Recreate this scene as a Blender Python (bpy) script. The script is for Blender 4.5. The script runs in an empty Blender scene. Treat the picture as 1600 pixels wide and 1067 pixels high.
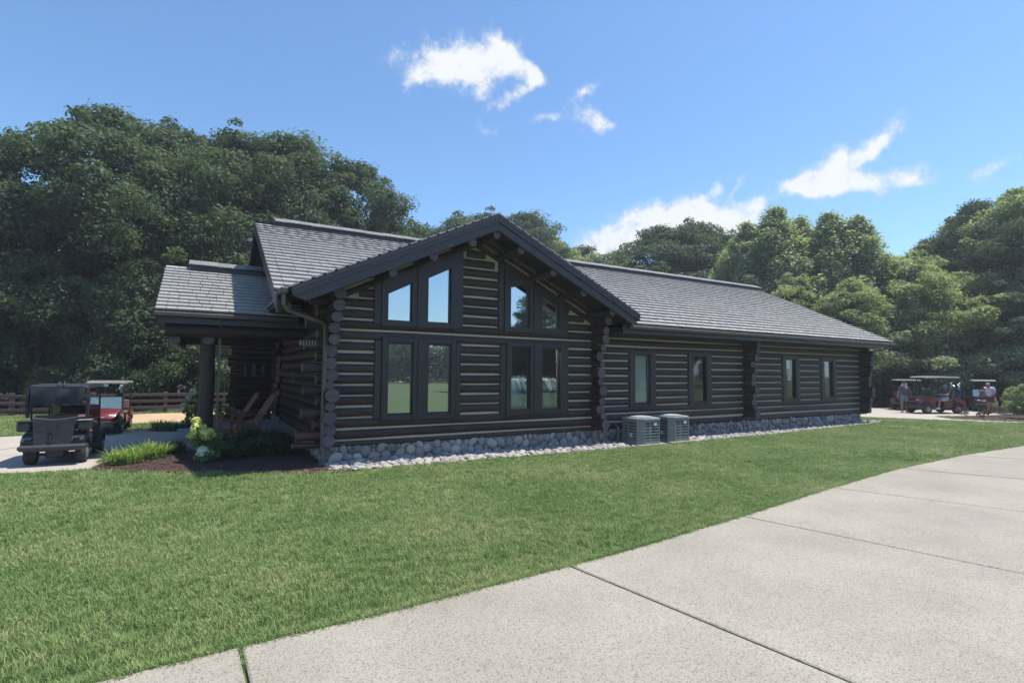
import bpy, math, random
import numpy as np
from mathutils import Vector, Matrix, Euler
random.seed(7); RNG = np.random.default_rng(11)
R_ = math.radians
scene = bpy.context.scene
COL = scene.collection

# ------------------------------------------------------------------ camera
YAW, PITCH, ROLL, FPX, CAMH = R_(59.66), R_(3.27), R_(0.458), 825.5, 1.85
fw = Vector((math.cos(YAW)*math.cos(PITCH), math.sin(YAW)*math.cos(PITCH), math.sin(PITCH)))
rt = Vector((math.sin(YAW), -math.cos(YAW), 0)); up = rt.cross(fw)
rt2 = rt*math.cos(ROLL)+up*math.sin(ROLL); up2 = up*math.cos(ROLL)-rt*math.sin(ROLL)
cam_d = bpy.data.cameras.new('camera'); cam = bpy.data.objects.new('camera', cam_d); COL.objects.link(cam)
m3 = Matrix((rt2, up2, -fw)).transposed()
cam.matrix_world = Matrix.Translation((0, 0, CAMH)) @ m3.to_4x4()
cam_d.sensor_fit = 'HORIZONTAL'; cam_d.sensor_width = 36; cam_d.lens = 36*FPX/1600
cam_d.clip_start = .05; cam_d.clip_end = 2000
scene.camera = cam

# ------------------------------------------------------------------ light
SUN_EL, SUN_AZ = R_(69), R_(-20)         # azimuth measured from +X towards +Y
sd = Vector((math.cos(SUN_EL)*math.cos(SUN_AZ), math.cos(SUN_EL)*math.sin(SUN_AZ), math.sin(SUN_EL)))
sl = bpy.data.lights.new('sun', 'SUN'); sl.energy = 3.6; sl.angle = R_(.53); sl.color = (1, .93, .82)
sun = bpy.data.objects.new('sun', sl); COL.objects.link(sun)
sun.rotation_euler = sd.to_track_quat('Z', 'Y').to_euler()
vs = scene.view_settings
vs.view_transform = 'Standard'; vs.look = 'None'; vs.gamma = 1; vs.exposure = .9; vs.use_curve_mapping = False
scene.cycles.max_bounces = 8; scene.cycles.transparent_max_bounces = 16; scene.cycles.use_denoising = True
scene.cycles.caustics_reflective = False; scene.cycles.caustics_refractive = False

world = bpy.data.worlds.new('World'); scene.world = world; world.use_nodes = True
SKY_S = .13
def build_sky():
    nt = world.node_tree; N = nt.nodes; L = nt.links; N.clear()
    def nd(t, **k):
        n = N.new(t)
        for a, b in k.items(): setattr(n, a, b)
        return n
    def mth(op, a, b=None, c=None, clamp=False):
        n = nd('ShaderNodeMath', operation=op); n.use_clamp = clamp
        for i, v in enumerate((a, b, c)):
            if v is None: continue
            if isinstance(v, (int, float)): n.inputs[i].default_value = v
            else: L.new(v, n.inputs[i])
        return n.outputs[0]
    out = nd('ShaderNodeOutputWorld'); bg = nd('ShaderNodeBackground'); bg.inputs[1].default_value = SKY_S
    sky = nd('ShaderNodeTexSky', sky_type='NISHITA'); sky.sun_disc = False
    sky.sun_elevation = SUN_EL; sky.sun_rotation = math.atan2(sd.x, sd.y)
    sky.air_density = 1.0; sky.dust_density = .35; sky.ozone_density = 1.6
    tc = nd('ShaderNodeTexCoord'); sp = nd('ShaderNodeSeparateXYZ'); L.new(tc.outputs['Generated'], sp.inputs[0])
    az = mth('ARCTAN2', sp.outputs[1], sp.outputs[0]); el = mth('ARCSINE', sp.outputs[2])
    # domain warp
    def noise(scale, detail, rough=.6, off=0):
        mp = nd('ShaderNodeMapping'); mp.inputs['Location'].default_value = (off, off*.7, off*.3); L.new(tc.outputs['Generated'], mp.inputs[0])
        n = nd('ShaderNodeTexNoise'); n.inputs['Scale'].default_value = scale; n.inputs['Detail'].default_value = detail; n.inputs['Roughness'].default_value = rough
        L.new(mp.outputs[0], n.inputs['Vector']); return n
    n1 = noise(9, 3, .55); n2 = noise(26, 10, .72, 3.1); n3 = noise(14, 2, .5, 7.7)
    s1 = nd('ShaderNodeSeparateXYZ'); L.new(n1.outputs['Color'], s1.inputs[0])
    azw = mth('ADD', az, mth('MULTIPLY', mth('SUBTRACT', s1.outputs[0], .5), .09))
    elw = mth('ADD', el, mth('MULTIPLY', mth('SUBTRACT', s1.outputs[1], .5), .07))
    # cloud puffs: azimuth, elevation, half-width, half-height (degrees), tilt, weight
    puffs = [(66.2, 31.2, 5.2, 2.3, 8, 1.45), (70.6, 28.9, 2.5, 1.1, 12, .85), (61.2, 31.7, 1.6, 1.1, 0, 1.1), (58.4, 30.6, 2.2, .7, -40, .95),
             (59.0, 28.3, 2.9, .8, 24, 1.0), (62.6, 29.0, .9, 1.3, 0, .75), (57.4, 29.6, .7, 1.0, 0, .6), (62.6, 25.3, 1.5, .7, 0, .65), (56.0, 25.7, 1.6, .7, 10, .8),
             (52.6, 27.9, 1.7, .65, 25, .8), (50.6, 25.9, 1.9, 1.1, -8, 1.1),
             (25.0, 20.4, 3.2, .85, 32, 0.98), (27.9, 18.6, 2.6, 1.4, 35, 1.09), (25.6, 17.2, 4.2, .85, -2, 1.15), (29.6, 17.4, 2.2, .8, 10, 0.92), (21.6, 16.2, 1.7, .55, -18, 0.71),
             (22.6, 18.5, .8, .4, 0, 0.57), (16.6, 15.8, 1.8, .55, 45, 0.69),
             (48.6, 14.4, 3.8, 1.3, 8, 1.26), (44.2, 15.4, 3.8, 1.9, 0, 1.38), (40.4, 15.6, 3.0, 1.8, 0, 1.38), (36.8, 14.8, 3.2, 1.7, 0, 1.32), (34.2, 16.5, 1.2, .7, 0, 0.92), (50.5, 12.5, 3, 1.0, 0, 1.03),
             (38.8, 18.6, .6, .4, 60, 0.57), (36.3, 18.9, .9, .4, 20, 0.52), (37.2, 17.8, .7, .5, 0, 0.46),
             (-40, 20, 9, 3, 10, .9), (-75, 27, 7, 3, 0, .9), (150, 24, 8, 2.5, 0, .8), (200, 30, 9, 4, 0, .9), (-120, 15, 10, 2.5, 0, .8), (115, 48, 8, 4, 20, .7)]
    tot = None
    for (a, e, w, h, t, k) in puffs:
        da = mth('SUBTRACT', azw, R_(a)); da = mth('WRAP', da, math.pi, -math.pi)
        x = mth('MULTIPLY', da, -math.cos(R_(e))); y = mth('SUBTRACT', elw, R_(e)); c, s = math.cos(R_(t)), math.sin(R_(t))
        u = mth('ADD', mth('MULTIPLY', x, c/R_(w)), mth('MULTIPLY', y, s/R_(w)))
        v = mth('SUBTRACT', mth('MULTIPLY', y, c/R_(h)), mth('MULTIPLY', x, s/R_(h)))
        d2 = mth('ADD', mth('MULTIPLY', u, u), mth('MULTIPLY', v, v))
        f = mth('MULTIPLY', mth('EXPONENT', mth('MULTIPLY', d2, -.9)), k)
        tot = f if tot is None else mth('ADD', tot, f)
    tot = mth('MINIMUM', tot, 1.35)
    fb = mth('SUBTRACT', n2.outputs[0], .5)
    fb2 = mth('SUBTRACT', n3.outputs[0], .5)
    dens = mth('ADD', tot, mth('ADD', mth('MULTIPLY', fb, 2.9), mth('MULTIPLY', fb2, .5)))
    rmp = nd('ShaderNodeMapRange', interpolation_type='SMOOTHSTEP'); rmp.inputs[1].default_value = .25; rmp.inputs[2].default_value = 1.35
    L.new(dens, rmp.inputs[0])
    gate = nd('ShaderNodeMapRange', interpolation_type='SMOOTHSTEP'); gate.inputs[1].default_value = .06; gate.inputs[2].default_value = .4; L.new(tot, gate.inputs[0])
    mask = mth('MULTIPLY', mth('MULTIPLY', rmp.outputs[0], gate.outputs[0]), .97)
    # clear-air tint: slightly milky blue
    tint = nd('ShaderNodeMix', data_type='RGBA', blend_type='MULTIPLY'); tint.inputs[0].default_value = 1
    L.new(sky.outputs[0], tint.inputs[6]); tint.inputs[7].default_value = SKY_TINT
    mix = nd('ShaderNodeMix', data_type='RGBA'); L.new(mask, mix.inputs[0]); L.new(tint.outputs[2], mix.inputs[6])
    cr = nd('ShaderNodeMix', data_type='RGBA'); cr.inputs[6].default_value = (2.9, 3.25, 3.65, 1); cr.inputs[7].default_value = (3.95, 4.05, 4.15, 1)
    L.new(rmp.outputs[0], cr.inputs[0]); L.new(cr.outputs[2], mix.inputs[7])
    L.new(mix.outputs[2], bg.inputs[0]); L.new(bg.outputs[0], out.inputs[0])
SKY_TINT = (.60, .76, .87, 1)
build_sky()

# ------------------------------------------------------------------ helpers
class MB:
    def __init__(s): s.v = []; s.f = []; s.m = []; s.cur = 0
    def add(s, vs, fs, mi=None):
        b = len(s.v); s.v += [tuple(v) for v in vs]; s.f += [tuple(i+b for i in f) for f in fs]
        s.m += [s.cur if mi is None else mi]*len(fs); return s
    def box(s, x0, x1, y0, y1, z0, z1, M=None):
        vs = [Vector((x, y, z)) for z in (z0, z1) for y in (y0, y1) for x in (x0, x1)]
        if M: vs = [M @ v for v in vs]
        return s.add(vs, [(0, 2, 3, 1), (4, 5, 7, 6), (0, 1, 5, 4), (2, 6, 7, 3), (0, 4, 6, 2), (1, 3, 7, 5)])
    def cbox(s, x0, x1, y0, y1, z0, z1, c=.02, M=None):   # chamfered box: three crossing slabs hull (24 verts)
        vs = []; idx = {}
        for sx in (0, 1):
            for sy in (0, 1):
                for sz in (0, 1):
                    X = (x0, x1)[sx]; Y = (y0, y1)[sy]; Z = (z0, z1)[sz]; ix = (c, -c)[sx]; iy = (c, -c)[sy]; iz = (c, -c)[sz]
                    idx[sx, sy, sz] = len(vs)
                    vs += [Vector((X, Y+iy, Z+iz)), Vector((X+ix, Y, Z+iz)), Vector((X+ix, Y+iy, Z))]
        if M: vs = [M @ v for v in vs]
        I = lambda a, b, d, k: idx[a, b, d]+k
        fs = [(I(0,0,0,0), I(0,0,1,0), I(0,1,1,0), I(0,1,0,0)), (I(1,0,0,0), I(1,1,0,0), I(1,1,1,0), I(1,0,1,0)),
              (I(0,0,0,1), I(1,0,0,1), I(1,0,1,1), I(0,0,1,1)), (I(0,1,0,1), I(0,1,1,1), I(1,1,1,1), I(1,1,0,1)),
              (I(0,0,0,2), I(0,1,0,2), I(1,1,0,2), I(1,0,0,2)), (I(0,0,1,2), I(1,0,1,2), I(1,1,1,2), I(0,1,1,2))]
        for a in (0, 1):
            for b in (0, 1):
                fs.append((I(a,b,0,0), I(a,b,0,1), I(a,b,1,1), I(a,b,1,0)))
                fs.append((I(a,0,b,0), I(a,0,b,2), I(a,1,b,2), I(a,1,b,0)))
                fs.append((I(0,a,b,1), I(0,a,b,2), I(1,a,b,2), I(1,a,b,1)))
                for d in (0, 1): fs.append((I(a,b,d,0), I(a,b,d,1), I(a,b,d,2)))
        return s.add(vs, fs)
    def tube(s, pts, r, n=8, caps=True, sq=1.0):
        pts = [Vector(p) for p in pts]; rs = r if isinstance(r, (list, tuple)) else [r]*len(pts)
        t0 = (pts[1]-pts[0]).normalized(); a = Vector((0, 0, 1)) if abs(t0.z) < .9 else Vector((1, 0, 0))
        u = t0.cross(a).normalized(); vs = []
        for i, p in enumerate(pts):
            t = (pts[min(i+1, len(pts)-1)]-pts[max(i-1, 0)]).normalized()
            u = (u-t*u.dot(t)).normalized(); w = t.cross(u)
            for k in range(n):
                q = 2*math.pi*k/n+math.pi/n; vs.append(p+u*(math.cos(q)*rs[i])+w*(math.sin(q)*rs[i]*sq))
        fs = [(i*n+k, i*n+(k+1) % n, (i+1)*n+(k+1) % n, (i+1)*n+k) for i in range(len(pts)-1) for k in range(n)]
        if caps: fs += [tuple(reversed(range(n))), tuple(range((len(pts)-1)*n, len(pts)*n))]
        return s.add(vs, fs)
    def prism(s, poly, a0, a1, axis='y'):   # poly in the plane across the axis; y: (x,z)  x: (y,z)  z: (x,y)
        n = len(poly)
        P = {'y': lambda p, a: (p[0], a, p[1]), 'x': lambda p, a: (a, p[0], p[1]), 'z': lambda p, a: (p[0], p[1], a)}[axis]
        vs = [P(p, a0) for p in poly]+[P(p, a1) for p in poly]
        return s.add(vs, [tuple(range(n)), tuple(reversed(range(n, 2*n)))]+[(i+n, (i+1) % n+n, (i+1) % n, i) for i in range(n)])
    def lathe(s, prof, n=16, M=None, axis='z'):   # prof: (r, h)
        vs = []
        for r, h in prof:
            for k in range(n):
                q = 2*math.pi*k/n; c, d = r*math.cos(q), r*math.sin(q)
                v = Vector((c, d, h)) if axis == 'z' else Vector((c, h, d))
                vs.append(M @ v if M else v)
        m = len(prof)
        fs = [(i*n+k, i*n+(k+1) % n, (i+1)*n+(k+1) % n, (i+1)*n+k) for i in range(m-1) for k in range(n)]
        fs += [tuple(reversed(range(n))), tuple(range((m-1)*n, m*n))]
        return s.add(vs, fs)
    def loft(s, rings):
        n = len(rings[0]); vs = [p for r in rings for p in r]
        fs = [(i*n+k, i*n+(k+1) % n, (i+1)*n+(k+1) % n, (i+1)*n+k) for i in range(len(rings)-1) for k in range(n)]
        fs += [tuple(reversed(range(n))), tuple(range((len(rings)-1)*n, len(rings)*n))]
        return s.add(vs, fs)
    def mesh(s, name, mats, smooth=False):
        me = bpy.data.meshes.new(name); me.from_pydata(s.v, [], s.f)
        for m in (mats if isinstance(mats, (list, tuple)) else [mats]): me.materials.append(m)
        if max(s.m or [0]): me.polygons.foreach_set('material_index', s.m)
        fix_normals(me)
        if smooth:
            me.polygons.foreach_set('use_smooth', [True]*len(me.polygons))
            if smooth != 'all': me.set_sharp_from_angle(angle=R_(smooth if smooth is not True else 40))
        me.update(); return me
    def build(s, name, mats, parent=None, smooth=False, origin=None, kind=None):
        if origin is not None: s.v = [(v[0]-origin[0], v[1]-origin[1], v[2]-origin[2]) for v in s.v]
        o = link(name, s.mesh(name, mats, smooth), parent)
        if kind: o['kind'] = kind
        return o
import bmesh
def fix_normals(me):
    b = bmesh.new(); b.from_mesh(me); bmesh.ops.recalc_face_normals(b, faces=b.faces); b.to_mesh(me); b.free()
def link(name, me, parent=None, loc=None, rot=None, scl=None):
    o = bpy.data.objects.new(name, me); COL.objects.link(o)
    if parent: o.parent = parent
    if loc is not None: o.location = loc
    if rot is not None: o.rotation_euler = rot
    if scl is not None: o.scale = scl
    return o
def thing(name, label, cat, loc=(0, 0, 0), rz=0, group=None, scl=None):
    o = bpy.data.objects.new(name, None); COL.objects.link(o); o.location = loc; o.rotation_euler = (0, 0, rz)
    o.empty_display_size = .2
    if scl: o.scale = scl
    return tag(o, label, cat, group)
def tag(o, label, cat, group=None):
    o['label'] = label; o['category'] = cat
    if group: o['group'] = group
    return o
def structure(o, kind='structure', label=None):
    o['kind'] = kind
    if label: o['label'] = label
    return o
def np_mesh(name, V, F, mats, smooth=False):
    me = bpy.data.meshes.new(name); V = np.asarray(V, np.float32); F = np.asarray(F, np.int32); k = F.shape[1]
    me.vertices.add(len(V)); me.vertices.foreach_set('co', V.ravel())
    me.loops.add(F.size); me.loops.foreach_set('vertex_index', F.ravel())
    me.polygons.add(len(F)); me.polygons.foreach_set('loop_start', np.arange(0, F.size, k, dtype=np.int32))
    me.update(calc_edges=True)
    for m in (mats if isinstance(mats, (list, tuple)) else [mats]): me.materials.append(m)
    if smooth: me.polygons.foreach_set('use_smooth', np.ones(len(F), bool))
    return me

# ------------------------------------------------------------------ materials
def mat(name, col, rough=.6, col2=None, nscale=6, stretch=None, bump=0, bscale=None, bdist=.01, metallic=0, spec=.5, rnd=0, hue=None,
        ramp=None, coat=0, vor=None, coords='Object', trans=None, island=0, detail=5):
    m = bpy.data.materials.new(name); m.use_nodes = True; nt = m.node_tree; N = nt.nodes; L = nt.links
    P = N['Principled BSDF']; P.inputs['Roughness'].default_value = rough; P.inputs['Metallic'].default_value = metallic
    P.inputs['Specular IOR Level'].default_value = spec; P.inputs['Coat Weight'].default_value = coat
    c4 = lambda c: (c[0], c[1], c[2], 1)
    tc = N.new('ShaderNodeTexCoord'); src = tc.outputs[coords] if coords != 'World' else None
    if coords == 'World': src = N.new('ShaderNodeNewGeometry').outputs['Position']
    if stretch:
        mp = N.new('ShaderNodeMapping'); mp.inputs['Scale'].default_value = stretch; L.new(src, mp.inputs[0]); src = mp.outputs[0]
    oi = N.new('ShaderNodeObjectInfo')
    if rnd:
        ad = N.new('ShaderNodeVectorMath'); ad.operation = 'ADD'; sc = N.new('ShaderNodeVectorMath'); sc.operation = 'SCALE'
        sc.inputs[0].default_value = (17, 31, 11); L.new(oi.outputs['Random'], sc.inputs['Scale']); L.new(src, ad.inputs[0]); L.new(sc.outputs[0], ad.inputs[1]); src = ad.outputs[0]
    no = N.new('ShaderNodeTexNoise'); no.inputs['Scale'].default_value = nscale; no.inputs['Detail'].default_value = detail; no.inputs['Roughness'].default_value = .62
    L.new(src, no.inputs['Vector'])
    base = None
    if ramp:
        cr = N.new('ShaderNodeValToRGB'); e = cr.color_ramp.elements; cr.color_ramp.interpolation = 'LINEAR'
        e[0].position = ramp[0][0]; e[0].color = c4(ramp[0][1]); e[1].position = ramp[-1][0]; e[1].color = c4(ramp[-1][1])
        for p, c in ramp[1:-1]: q = e.new(p); q.color = c4(c)
        if island: L.new(N.new('ShaderNodeNewGeometry').outputs['Random Per Island'], cr.inputs[0])
        else: L.new(oi.outputs['Random'], cr.inputs[0])
        base = cr.outputs[0]
    mx = N.new('ShaderNodeMix'); mx.data_type = 'RGBA'
    rr = N.new('ShaderNodeMapRange'); rr.inputs[1].default_value = .3; rr.inputs[2].default_value = .7; L.new(no.outputs[0], rr.inputs[0]); L.new(rr.outputs[0], mx.inputs[0])
    if ramp:
        mx.blend_type = 'MULTIPLY'; L.new(base, mx.inputs[6]); mx.inputs[7].default_value = c4(col2 or (.75, .75, .75))
    else:
        mx.inputs[6].default_value = c4(col); mx.inputs[7].default_value = c4(col2 or tuple(x*.75 for x in col))
    res = mx.outputs[2]
    if vor:   # speckle: voronoi cells tinted at random
        vs_, amt, ca, cb = vor[:4]
        vo = N.new('ShaderNodeTexVoronoi'); vo.inputs['Scale'].default_value = vs_; L.new(src, vo.inputs['Vector'])
        sv = N.new('ShaderNodeSeparateColor'); L.new(vo.outputs['Color'], sv.inputs[0])
        cr = N.new('ShaderNodeValToRGB'); e = cr.color_ramp.elements; e[0].color = c4(ca); e[1].color = c4(cb); e[1].position = vor[4] if len(vor) > 4 else 1; L.new(sv.outputs[0], cr.inputs[0])
        m2 = N.new('ShaderNodeMix'); m2.data_type = 'RGBA'; m2.blend_type = 'MULTIPLY'; m2.inputs[0].default_value = amt
        L.new(res, m2.inputs[6]); L.new(cr.outputs[0], m2.inputs[7]); res = m2.outputs[2]
    if rnd or island:
        hs = N.new('ShaderNodeHueSaturation'); mr = N.new('ShaderNodeMapRange'); a = rnd or island
        mr.inputs[3].default_value = 1-a; mr.inputs[4].default_value = 1+a
        if island and not ramp: L.new(N.new('ShaderNodeNewGeometry').outputs['Random Per Island'], mr.inputs[0])
        else: L.new(oi.outputs['Random'], mr.inputs[0])
        L.new(mr.outputs[0], hs.inputs['Value']); L.new(res, hs.inputs['Color']); res = hs.outputs[0]
    L.new(res, P.inputs['Base Color'])
    if bump:
        b = N.new('ShaderNodeBump'); b.inputs['Strength'].default_value = bump; b.inputs['Distance'].default_value = bdist
        if vor and bscale is None: L.new(vo.outputs['Distance'], b.inputs['Height']); b.invert = True
        else:
            n2 = N.new('ShaderNodeTexNoise'); n2.inputs['Scale'].default_value = bscale or nscale; n2.inputs['Detail'].default_value = 6; L.new(src, n2.inputs['Vector']); L.new(n2.outputs[0], b.inputs['Height'])
        L.new(b.outputs[0], P.inputs['Normal'])
    if trans:
        tr = N.new('ShaderNodeBsdfTranslucent'); mt = N.new('ShaderNodeMix'); mt.data_type = 'RGBA'; mt.blend_type = 'MULTIPLY'; mt.inputs[0].default_value = 1
        L.new(res, mt.inputs[6]); mt.inputs[7].default_value = c4(trans[1]); L.new(mt.outputs[2], tr.inputs[0])
        ms = N.new('ShaderNodeMixShader'); ms.inputs[0].default_value = trans[0]; L.new(P.outputs[0], ms.inputs[1]); L.new(tr.outputs[0], ms.inputs[2])
        L.new(ms.outputs[0], N['Material Output'].inputs[0])
    return m
def glass_mat(name, base=.35, tint=(.75, .85, .82), gl=(.9, .97, 1)):
    m = bpy.data.materials.new(name); m.use_nodes = True; nt = m.node_tree; N = nt.nodes; L = nt.links; N.remove(N['Principled BSDF'])
    t = N.new('ShaderNodeBsdfTransparent'); t.inputs[0].default_value = (*tint, 1); g = N.new('ShaderNodeBsdfGlossy'); g.inputs['Roughness'].default_value = .0; g.inputs[0].default_value = (*gl, 1)
    fr = N.new('ShaderNodeFresnel'); fr.inputs[0].default_value = 1.5; ad = N.new('ShaderNodeMath'); ad.operation = 'MULTIPLY_ADD'; ad.inputs[1].default_value = 1.2; ad.inputs[2].default_value = base; ad.use_clamp = True
    L.new(fr.outputs[0], ad.inputs[0]); bf = N.new('ShaderNodeNewGeometry'); sb = N.new('ShaderNodeMath'); sb.operation = 'SUBTRACT'; sb.inputs[0].default_value = 1; L.new(bf.outputs['Backfacing'], sb.inputs[1]); ml = N.new('ShaderNodeMath'); ml.operation = 'MULTIPLY'; L.new(ad.outputs[0], ml.inputs[0]); L.new(sb.outputs[0], ml.inputs[1])
    mx = N.new('ShaderNodeMixShader'); L.new(ml.outputs[0], mx.inputs[0]); L.new(t.outputs[0], mx.inputs[1]); L.new(g.outputs[0], mx.inputs[2])
    no = N.new('ShaderNodeTexNoise'); no.inputs['Scale'].default_value = 1.3; b = N.new('ShaderNodeBump'); b.inputs['Strength'].default_value = .02; b.inputs['Distance'].default_value = .05
    L.new(no.outputs[0], b.inputs['Height']); L.new(b.outputs[0], g.inputs['Normal'])
    L.new(mx.outputs[0], N['Material Output'].inputs[0]); return m
def emit_mat(name, col, s):
    m = bpy.data.materials.new(name); m.use_nodes = True; P = m.node_tree.nodes['Principled BSDF']
    P.inputs['Emission Color'].default_value = (*col, 1); P.inputs['Emission Strength'].default_value = s; P.inputs['Base Color'].default_value = (*col, 1); return m

M = {}
M['log'] = mat('dark_stained_log', (.078, .047, .041), .45, (.036, .022, .020), 3, (1.2, 9, 9), .5, 4, .02, rnd=.28, spec=.25)
M['log_end'] = mat('log_end_grain', (.15, .115, .125), .75, (.085, .066, .074), 14, None, .4, 20, .01, rnd=.2)
M['log_sunlit_red'] = mat('red_stain_sunlit_log', (.10, .026, .024), .5, (.05, .016, .016), 3, (1.2, 9, 9), .5, 4, .02, rnd=.2)  # red stain, with the sunlit look of the corner ends put into its colour
M['trim'] = mat('dark_brown_trim', (.05, .035, .037), .45, (.03, .021, .022), 4, (2, 2, 12), .25, 8, .006)
M['fascia'] = mat('dark_brown_fascia', (.052, .04, .044), .4, (.034, .027, .03), 3, (1, 8, 8), .2, 6, .006)
M['chink'] = mat('pale_chinking', (.58, .50, .37), .85, (.46, .39, .29), 9, None, .3, 30, .01)
M['mortar'] = mat('foundation_mortar', (.21, .20, .18), .95, (.14, .13, .12), 12, None, .6, 40, .02)
STONES = [(0, (.22, .215, .20)), (.14, (.40, .37, .34)), (.28, (.44, .36, .33)), (.4, (.17, .195, .18)), (.54, (.56, .53, .49)), (.7, (.37, .28, .26)), (.84, (.27, .28, .285)), (1, (.47, .41, .31))]
M['stone'] = mat('river_stone', (0, 0, 0), .75, (.66, .66, .66), 9, None, .35, 22, .01, ramp=STONES, rnd=.18)
M['cobble'] = mat('pale_river_cobble', (0, 0, 0), .8, (.72, .72, .72), 10, None, .35, 22, .01, rnd=.18,
                  ramp=[(0, (.33, .32, .315)), (.25, (.42, .375, .36)), (.45, (.25, .26, .27)), (.65, (.47, .45, .43)), (.82, (.36, .31, .30)), (1, (.42, .39, .32))])
M['cobble_stuff'] = mat('pale_river_cobble_far', (0, 0, 0), .8, (.72, .72, .72), 10, None, .35, 22, .01, island=.15,
                  ramp=[(0, (.33, .32, .315)), (.25, (.42, .375, .36)), (.45, (.25, .26, .27)), (.65, (.47, .45, .43)), (.82, (.36, .31, .30)), (1, (.42, .39, .32))])
M['stone_stuff'] = mat('river_stone_far', (0, 0, 0), .75, (.66, .66, .66), 9, None, .35, 22, .01, island=.15, ramp=STONES)
M['shingle'] = mat('weathered_shingle', (.345, .333, .328), .5, (.265, .256, .252), 5, (1, 6, 1), .3, 30, .006, rnd=.08, spec=.6)
M['shingle_far'] = mat('weathered_shingle_far', (.345, .333, .328), .5, (.265, .256, .252), 5, (1, 6, 1), .3, 30, .006, island=.08, spec=.6)
M['shingle_cap'] = mat('ridge_shingle', (.19, .185, .19), .6, (.14, .14, .145), 5, None, .3, 30, .006, island=.12)
M['deck'] = mat('roof_underlay', (.035, .03, .03), .8)
M['gutter'] = mat('brown_gutter_metal', (.085, .062, .052), .4, (.06, .045, .04), 4, spec=.5)
M['pipe'] = mat('bronze_downspout', (.15, .115, .095), .4, (.11, .085, .07), 4)
M['sash'] = mat('dark_teal_sash', (.022, .035, .042), .4)
M['glass'] = glass_mat('window_glass', .55)
M['glass_low'] = glass_mat('lower_window_glass', .16, (.92, .96, .95))
M['glass_dark'] = glass_mat('wing_window_glass', .08, (.95, .98, .97))
M['interior'] = mat('dark_interior', (.05, .038, .03), .8, (.03, .022, .018), 2)
M['floor_in'] = mat('interior_carpet', (.06, .055, .05), .9)
M['blind'] = mat('pale_window_blind', (.40, .43, .37), .8, (.35, .38, .33), 2, (1, 1, 12))
M['ac_top2'] = mat('dull_white_peg', (.26, .28, .27), .7)
M['notice'] = mat('shade_dark_notice', (.10, .12, .14), .8)  # porch shade put into the colour of the pale notices
M['paper'] = mat('white_paper', (.75, .74, .7), .8)
M['conc'] = mat('exposed_aggregate', (.335, .31, .262), .85, (.255, .236, .202), .8, None, .35, None, .004, vor=(135, .85, (.40, .385, .37), (1.1, 1.09, 1.06), .42), coords='World', detail=9)
M['conc_path'] = mat('pale_concrete', (.44, .40, .355), .85, (.37, .335, .30), 1.5, None, .3, 60, .004, coords='World', vor=(60, .3, (.6, .58, .55), (1, 1, 1)))
M['porch_floor'] = mat('porch_concrete', (.33, .32, .30), .75, (.27, .26, .25), 2, None, .2, 40, .004, coords='World')
M['joint'] = mat('joint_filler', (.035, .033, .03), .95)
M['soil'] = mat('lawn_soil', (.035, .055, .018), .95, (.028, .04, .014), 3, coords='World')
M['mulch'] = mat('bark_mulch', (.06, .032, .026), .95, (.035, .02, .017), 14, None, .9, 40, .03, coords='World')
M['chip'] = mat('bark_chip', (.12, .066, .055), .9, (.07, .04, .034), 9, island=.4)
M['sand'] = mat('tan_sand', (.50, .36, .235), .95, (.42, .30, .19), 1.2, None, .4, 20, .02, coords='World')
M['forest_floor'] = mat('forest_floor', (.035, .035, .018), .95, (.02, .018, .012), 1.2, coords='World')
M['fence'] = mat('brown_fence_wood', (.085, .05, .045), .7, (.055, .034, .03), 5, (1, 6, 6), .3, 12, .01, rnd=.2)
M['bark'] = mat('tree_bark', (.075, .062, .05), .9, (.04, .033, .027), 6, (4, 4, 1), .8, 12, .03)
M['bark_light'] = mat('pale_tree_bark', (.17, .15, .13), .9, (.10, .09, .08), 6, (4, 4, 1), .6, 12, .03)
def leaf(name, a, b, tr=.35, rough=.65, tcol=(1.35, 1.5, .6)):
    return mat(name, a, rough, b, .35, None, island=.32, trans=(tr, tcol), spec=.2, coords='World', detail=2)
M['leaf_oak'] = leaf('oak_leaf', (.100, .138, .080), (.070, .104, .064))
M['leaf_dark'] = leaf('dark_leaf', (.085, .125, .062), (.06, .098, .055))
M['leaf_poplar'] = leaf('poplar_leaf', (.33, .37, .26), (.26, .305, .21), .45, .45)
M['leaf_maple'] = leaf('maple_leaf', (.33, .365, .225), (.25, .295, .18), .45)
M['leaf_shrub'] = leaf('shrub_leaf', (.045, .085, .035), (.03, .06, .028), .25)
M['leaf_lily'] = leaf('daylily_blade', (.26, .36, .11), (.19, .28, .09), .35)
M['leaf_hyd'] = leaf('hydrangea_leaf', (.15, .23, .075), (.10, .165, .055), .3)
M['leaf_grey'] = leaf('grey_green_leaf', (.12, .15, .12), (.08, .11, .09), .25)
M['leaf_red'] = leaf('rust_red_leaf', (.11, .05, .035), (.07, .03, .025), .25)
M['petal_y'] = leaf('yellow_petal', (.72, .72, .26), (.62, .64, .2), .25, .7, (1, 1, .8))
M['petal_w'] = leaf('cream_petal', (.72, .76, .58), (.62, .68, .48), .25, .7, (1, 1, .9))
M['grass'] = None

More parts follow.
